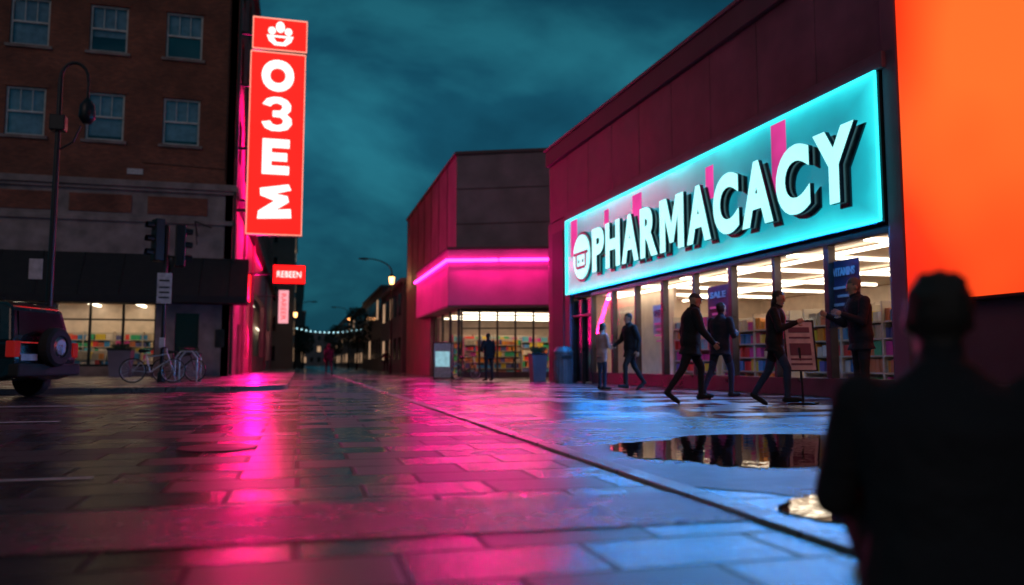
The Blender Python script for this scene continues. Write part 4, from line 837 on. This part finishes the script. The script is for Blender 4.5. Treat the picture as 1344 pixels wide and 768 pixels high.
    if not hat:
        ellips(vs, fs, hc+hu*0.035*s-hf*0.018*s, hx*0.084*s, hf*0.092*s, hu*0.096*s)
        rs = random.Random(name)
        for i in range(26):
            a = rs.uniform(0, 6.28); t = rs.uniform(0.1, 1.5); d_ = hx*math.cos(a)*math.sin(t)*0.078+hf*(math.sin(a)*math.sin(t)*0.084-0.02)+hu*(math.cos(t)*0.088+0.04)
            if d_.dot(hf) > 0.05 and d_.dot(hu) < 0.06: continue
            p = hc+d_*s; ellips(vs, fs, p, hx*0.017*s, hf*0.022*s, hu*0.014*s, 7, 4)
    else:
        ellips(vs, fs, hc+hu*0.045*s-hf*0.005*s, hx*0.088*s, hf*0.103*s, hu*0.088*s)
        if hat == 'cap': ellips(vs, fs, hc+hu*0.052*s+hf*0.12*s, hx*0.062*s, hf*0.06*s, hu*0.012*s)
    if long_hair:
        ellips(vs, fs, hc-hu*0.06*s-hf*0.045*s, hx*0.088*s, hf*0.06*s, hu*0.14*s)
    zmin = min(feet) if 'ground' not in pose else pose['ground']*s
    e = group(name, (loc[0], loc[1], loc[2]-zmin), rz)
    me = bpy.data.meshes.new('body'); me.from_pydata([tuple(v) for v in vs], [], fs)
    bm = bmesh.new(); bm.from_mesh(me); bmesh.ops.recalc_face_normals(bm, faces=bm.faces); bm.to_mesh(me); bm.free()
    tmp = bpy.data.objects.new('tmp', me); COL.objects.link(tmp)
    rm = tmp.modifiers.new('r', 'REMESH'); rm.mode = 'VOXEL'; rm.voxel_size = voxel; rm.use_smooth_shade = True
    sm = tmp.modifiers.new('s', 'SMOOTH'); sm.factor = 0.5; sm.iterations = 3
    bpy.context.view_layer.update(); m2 = bpy.data.meshes.new_from_object(tmp.evaluated_get(bpy.context.evaluated_depsgraph_get()))
    bpy.data.objects.remove(tmp)
    labs = ['top', 'bottom', 'shoe', 'skin', 'hair', 'front']; hm = MS[hair] if not hat else cloth('hat_'+name, (0.05, 0.05, 0.055))
    m2.materials.clear()
    for k_ in (top, bottom, shoe or C_shoe, MS['skin'], hm, front or top): m2.materials.append(k_)
    nP = len(m2.polygons); cen = np.empty(nP*3); m2.polygons.foreach_get('center', cen); cen = cen.reshape(-1, 3)
    best = np.full(nP, 1e9); lab = np.zeros(nP, int)
    for p, q, r_, l_ in seg:
        a = np.array(p); d = np.array(q)-a; dd = max(d @ d, 1e-9); t = np.clip(((cen-a) @ d)/dd, 0, 1); dist = np.linalg.norm(cen-(a+t[:, None]*d), axis=1)-r_
        mk_ = dist < best; best[mk_] = dist[mk_]; lab[mk_] = labs.index(l_) if l_ != 'head' else 99
    rel = cen-np.array(hc); up_ = rel @ np.array(hu)/s; f_ = rel @ np.array(hf)/s; x_ = np.abs(rel @ np.array(hx))/s
    hsel = lab == 99
    hairm = (up_ > 0.068) | ((f_ < -0.012) & (up_ > -0.065)) | ((f_ < 0.03) & (up_ > 0.03))
    if hat: hairm = (up_ > 0.045)
    if long_hair: hairm |= ((f_ < 0.0) & (up_ > -0.22)); hsel = hsel | ((lab == 3) & (f_ < 0.0) & (up_ > -0.25) & (x_ < 0.12)) | ((best > 0.01) & (f_ < 0) & (up_ < 0) & (up_ > -0.25) & (x_ < 0.1))
    lab[hsel] = 3; lab[hsel & hairm] = 4
    if front is not None:
        r2 = cen-np.array(P_); fz = r2 @ np.array(sp_)/s; ff = r2 @ np.array(fw)/s
        lab[(lab == 0) & (np.abs(r2[:, 0]) < 0.045*s) & (fz > 0.05) & (fz < 0.52) & (ff > 0.03)] = 5
    m2.polygons.foreach_set('material_index', lab.astype(np.int32)); m2.polygons.foreach_set('use_smooth', np.ones(nP, bool)); m2.update()
    link(bpy.data.objects.new('body', m2), e)
    tubes('fingers', [(a, b2, r0, r1) for a, b2, r0, r1 in post], MS['skin'], e, 8)
    vs, fs = [], []
    for sx in (-1, 1): ellips(vs, fs, hc+hx*sx*0.03*s+hf*0.088*s+hu*0.012*s, hx*0.013*s, hf*0.008*s, hu*0.007*s, 10, 5)
    fixn(mesh('eyes', vs, fs, MS['eye'], e, True))
    vs, fs = [], []; ellips(vs, fs, hc+hf*0.087*s-hu*0.055*s, hx*0.023*s, hf*0.006*s, hu*0.007*s, 10, 5); fixn(mesh('mouth', vs, fs, MS['lip'], e, True))
    return e, J
walkA = dict(thighL=(-0.03, 0.5, -1), shinL=(0, -0.02, -1), footL=(-0.1, 1, 0.15), thighR=(0.03, -0.35, -1), shinR=(0, -0.65, -1), footR=(0.1, 0.85, -0.6), uaL=(-0.2, -0.35, -1), faL=(-0.05, 0.15, -1), uaR=(0.2, 0.3, -1), faR=(0.0, 0.7, -0.8), spine=(0, 0.1, 1), head=(0, -8))
walkB = dict(thighR=(0.03, 0.42, -1), shinR=(0, -0.02, -1), footR=(0.1, 1, 0.1), thighL=(-0.03, -0.28, -1), shinL=(0, -0.6, -1), footL=(-0.1, 0.85, -0.5), uaL=(-0.3, 0.15, -1), faL=(0.3, 0.9, 0.1), uaR=(0.35, 0.0, -1), faR=(-0.45, 0.9, 0.15), spine=(0, 0.05, 1), head=(0, -5))
walkC = dict(walkB, thighR=(0.03, 0.48, -1), uaL=(-0.2, -0.3, -1), faL=(-0.05, 0.2, -1), uaR=(0.25, 0.3, -1), faR=(-0.35, 0.8, 0.35), spine=(0, 0.07, 1), head=(-12, -10))
stand = dict(spine=(0, 0.03, 1), head=(0, -6))
human('walking_man', (6.2, 11.95, 0.004), -105, 1.82, walkA, C_black, C_dark, coat=0.2, bulk=1.28, hat='cap')
human('walking_man.001', (7.37, 13.05, 0.004), -70, 1.76, walkB, C_navy, C_jean, coat=0.16, bulk=1.15, hair='hair')
human('walking_woman', (7.1, 10.9, 0.004), -132, 1.78, walkC, C_black, C_jean, coat=0.14, bulk=1.12, long_hair=True, front=C_red)
ph_ = dict(spine=(0, 0.06, 1), head=(0, -14), uaL=(-0.25, 0.25, -1), faL=(0.1, 0.9, 0.35), uaR=(0.25, 0.3, -1), faR=(-0.15, 0.9, 0.4), thighL=(-0.08, 0.05, -1), thighR=(0.08, 0, -1))
human('standing_man', (7.95, 10.0, 0.004), 75, 1.92, ph_, C_navy, C_dark, coat=0.18, bulk=1.2, hair='grey_hair')
human('standing_woman', (7.35, 18.9, 0.004), -75, 1.68, dict(stand, uaL=(-0.1, 0.2, -1), faL=(0.3, 0.9, 0.1), uaR=(0.1, 0.15, -1), faR=(-0.3, 0.9, 0.0)), C_pale, C_jean, coat=0.1, long_hair=True)
human('walking_man.002', (7.75, 18.0, 0.004), 95, 1.88, dict(walkA, spine=(0, 0.04, 1), faR=(-0.1, 0.6, -0.4)), C_black, C_dark, coat=0.2, bulk=1.15)
human('standing_man.001', (7.0, 29.9, 0.004), 20, 1.84, dict(stand, uaL=(-0.4, 0, -1), faL=(0.5, 0.6, -0.2), thighR=(0.12, 0, -1)), C_black, C_dark, coat=0.15, bulk=1.15, voxel=0.018)
human('distant_pedestrian', (1.6, 47, 0.004), 10, 1.8, walkA, C_dark, C_dark, coat=0.1, bulk=1.1, voxel=0.022)
human('distant_pedestrian.001', (6.4, 62, 0.004), 170, 1.75, walkB, C_dark, C_dark, coat=0.1, voxel=0.022)
# man sitting on the pavement close to the camera, seen from behind
sq = dict(thighL=(-0.32, 0.8, 0.48), shinL=(0.08, 0.75, -0.5), thighR=(0.32, 0.8, 0.48), shinR=(-0.08, 0.75, -0.5), footL=(-0.2, 1, 0.3), footR=(0.2, 1, 0.3), spine=(0.03, 0.07, 1), head=(14, -6), ground=-0.115,
          uaL=(-0.25, 0.25, -0.9), faL=(0.3, 0.9, 0.3), uaR=(0.42, 0.3, -0.85), faR=(-0.4, 0.9, 0.35))
cm, J = human('sitting_man', (1.51, 1.63, 0.008), -40, 1.70, sq, C_black, C_dark, coat=0.05, bulk=1.12, hood=False, voxel=0.011)
wl, wr_ = J['wrL'], J['wrR']; mid_ = (wl+wr_)/2+Vector((0, 0.08, 0.04))
box('phone', mid_.x-0.08, mid_.x+0.08, mid_.y-0.005, mid_.y+0.005, mid_.z-0.04, mid_.z+0.04, M_black, cm, 0.004)
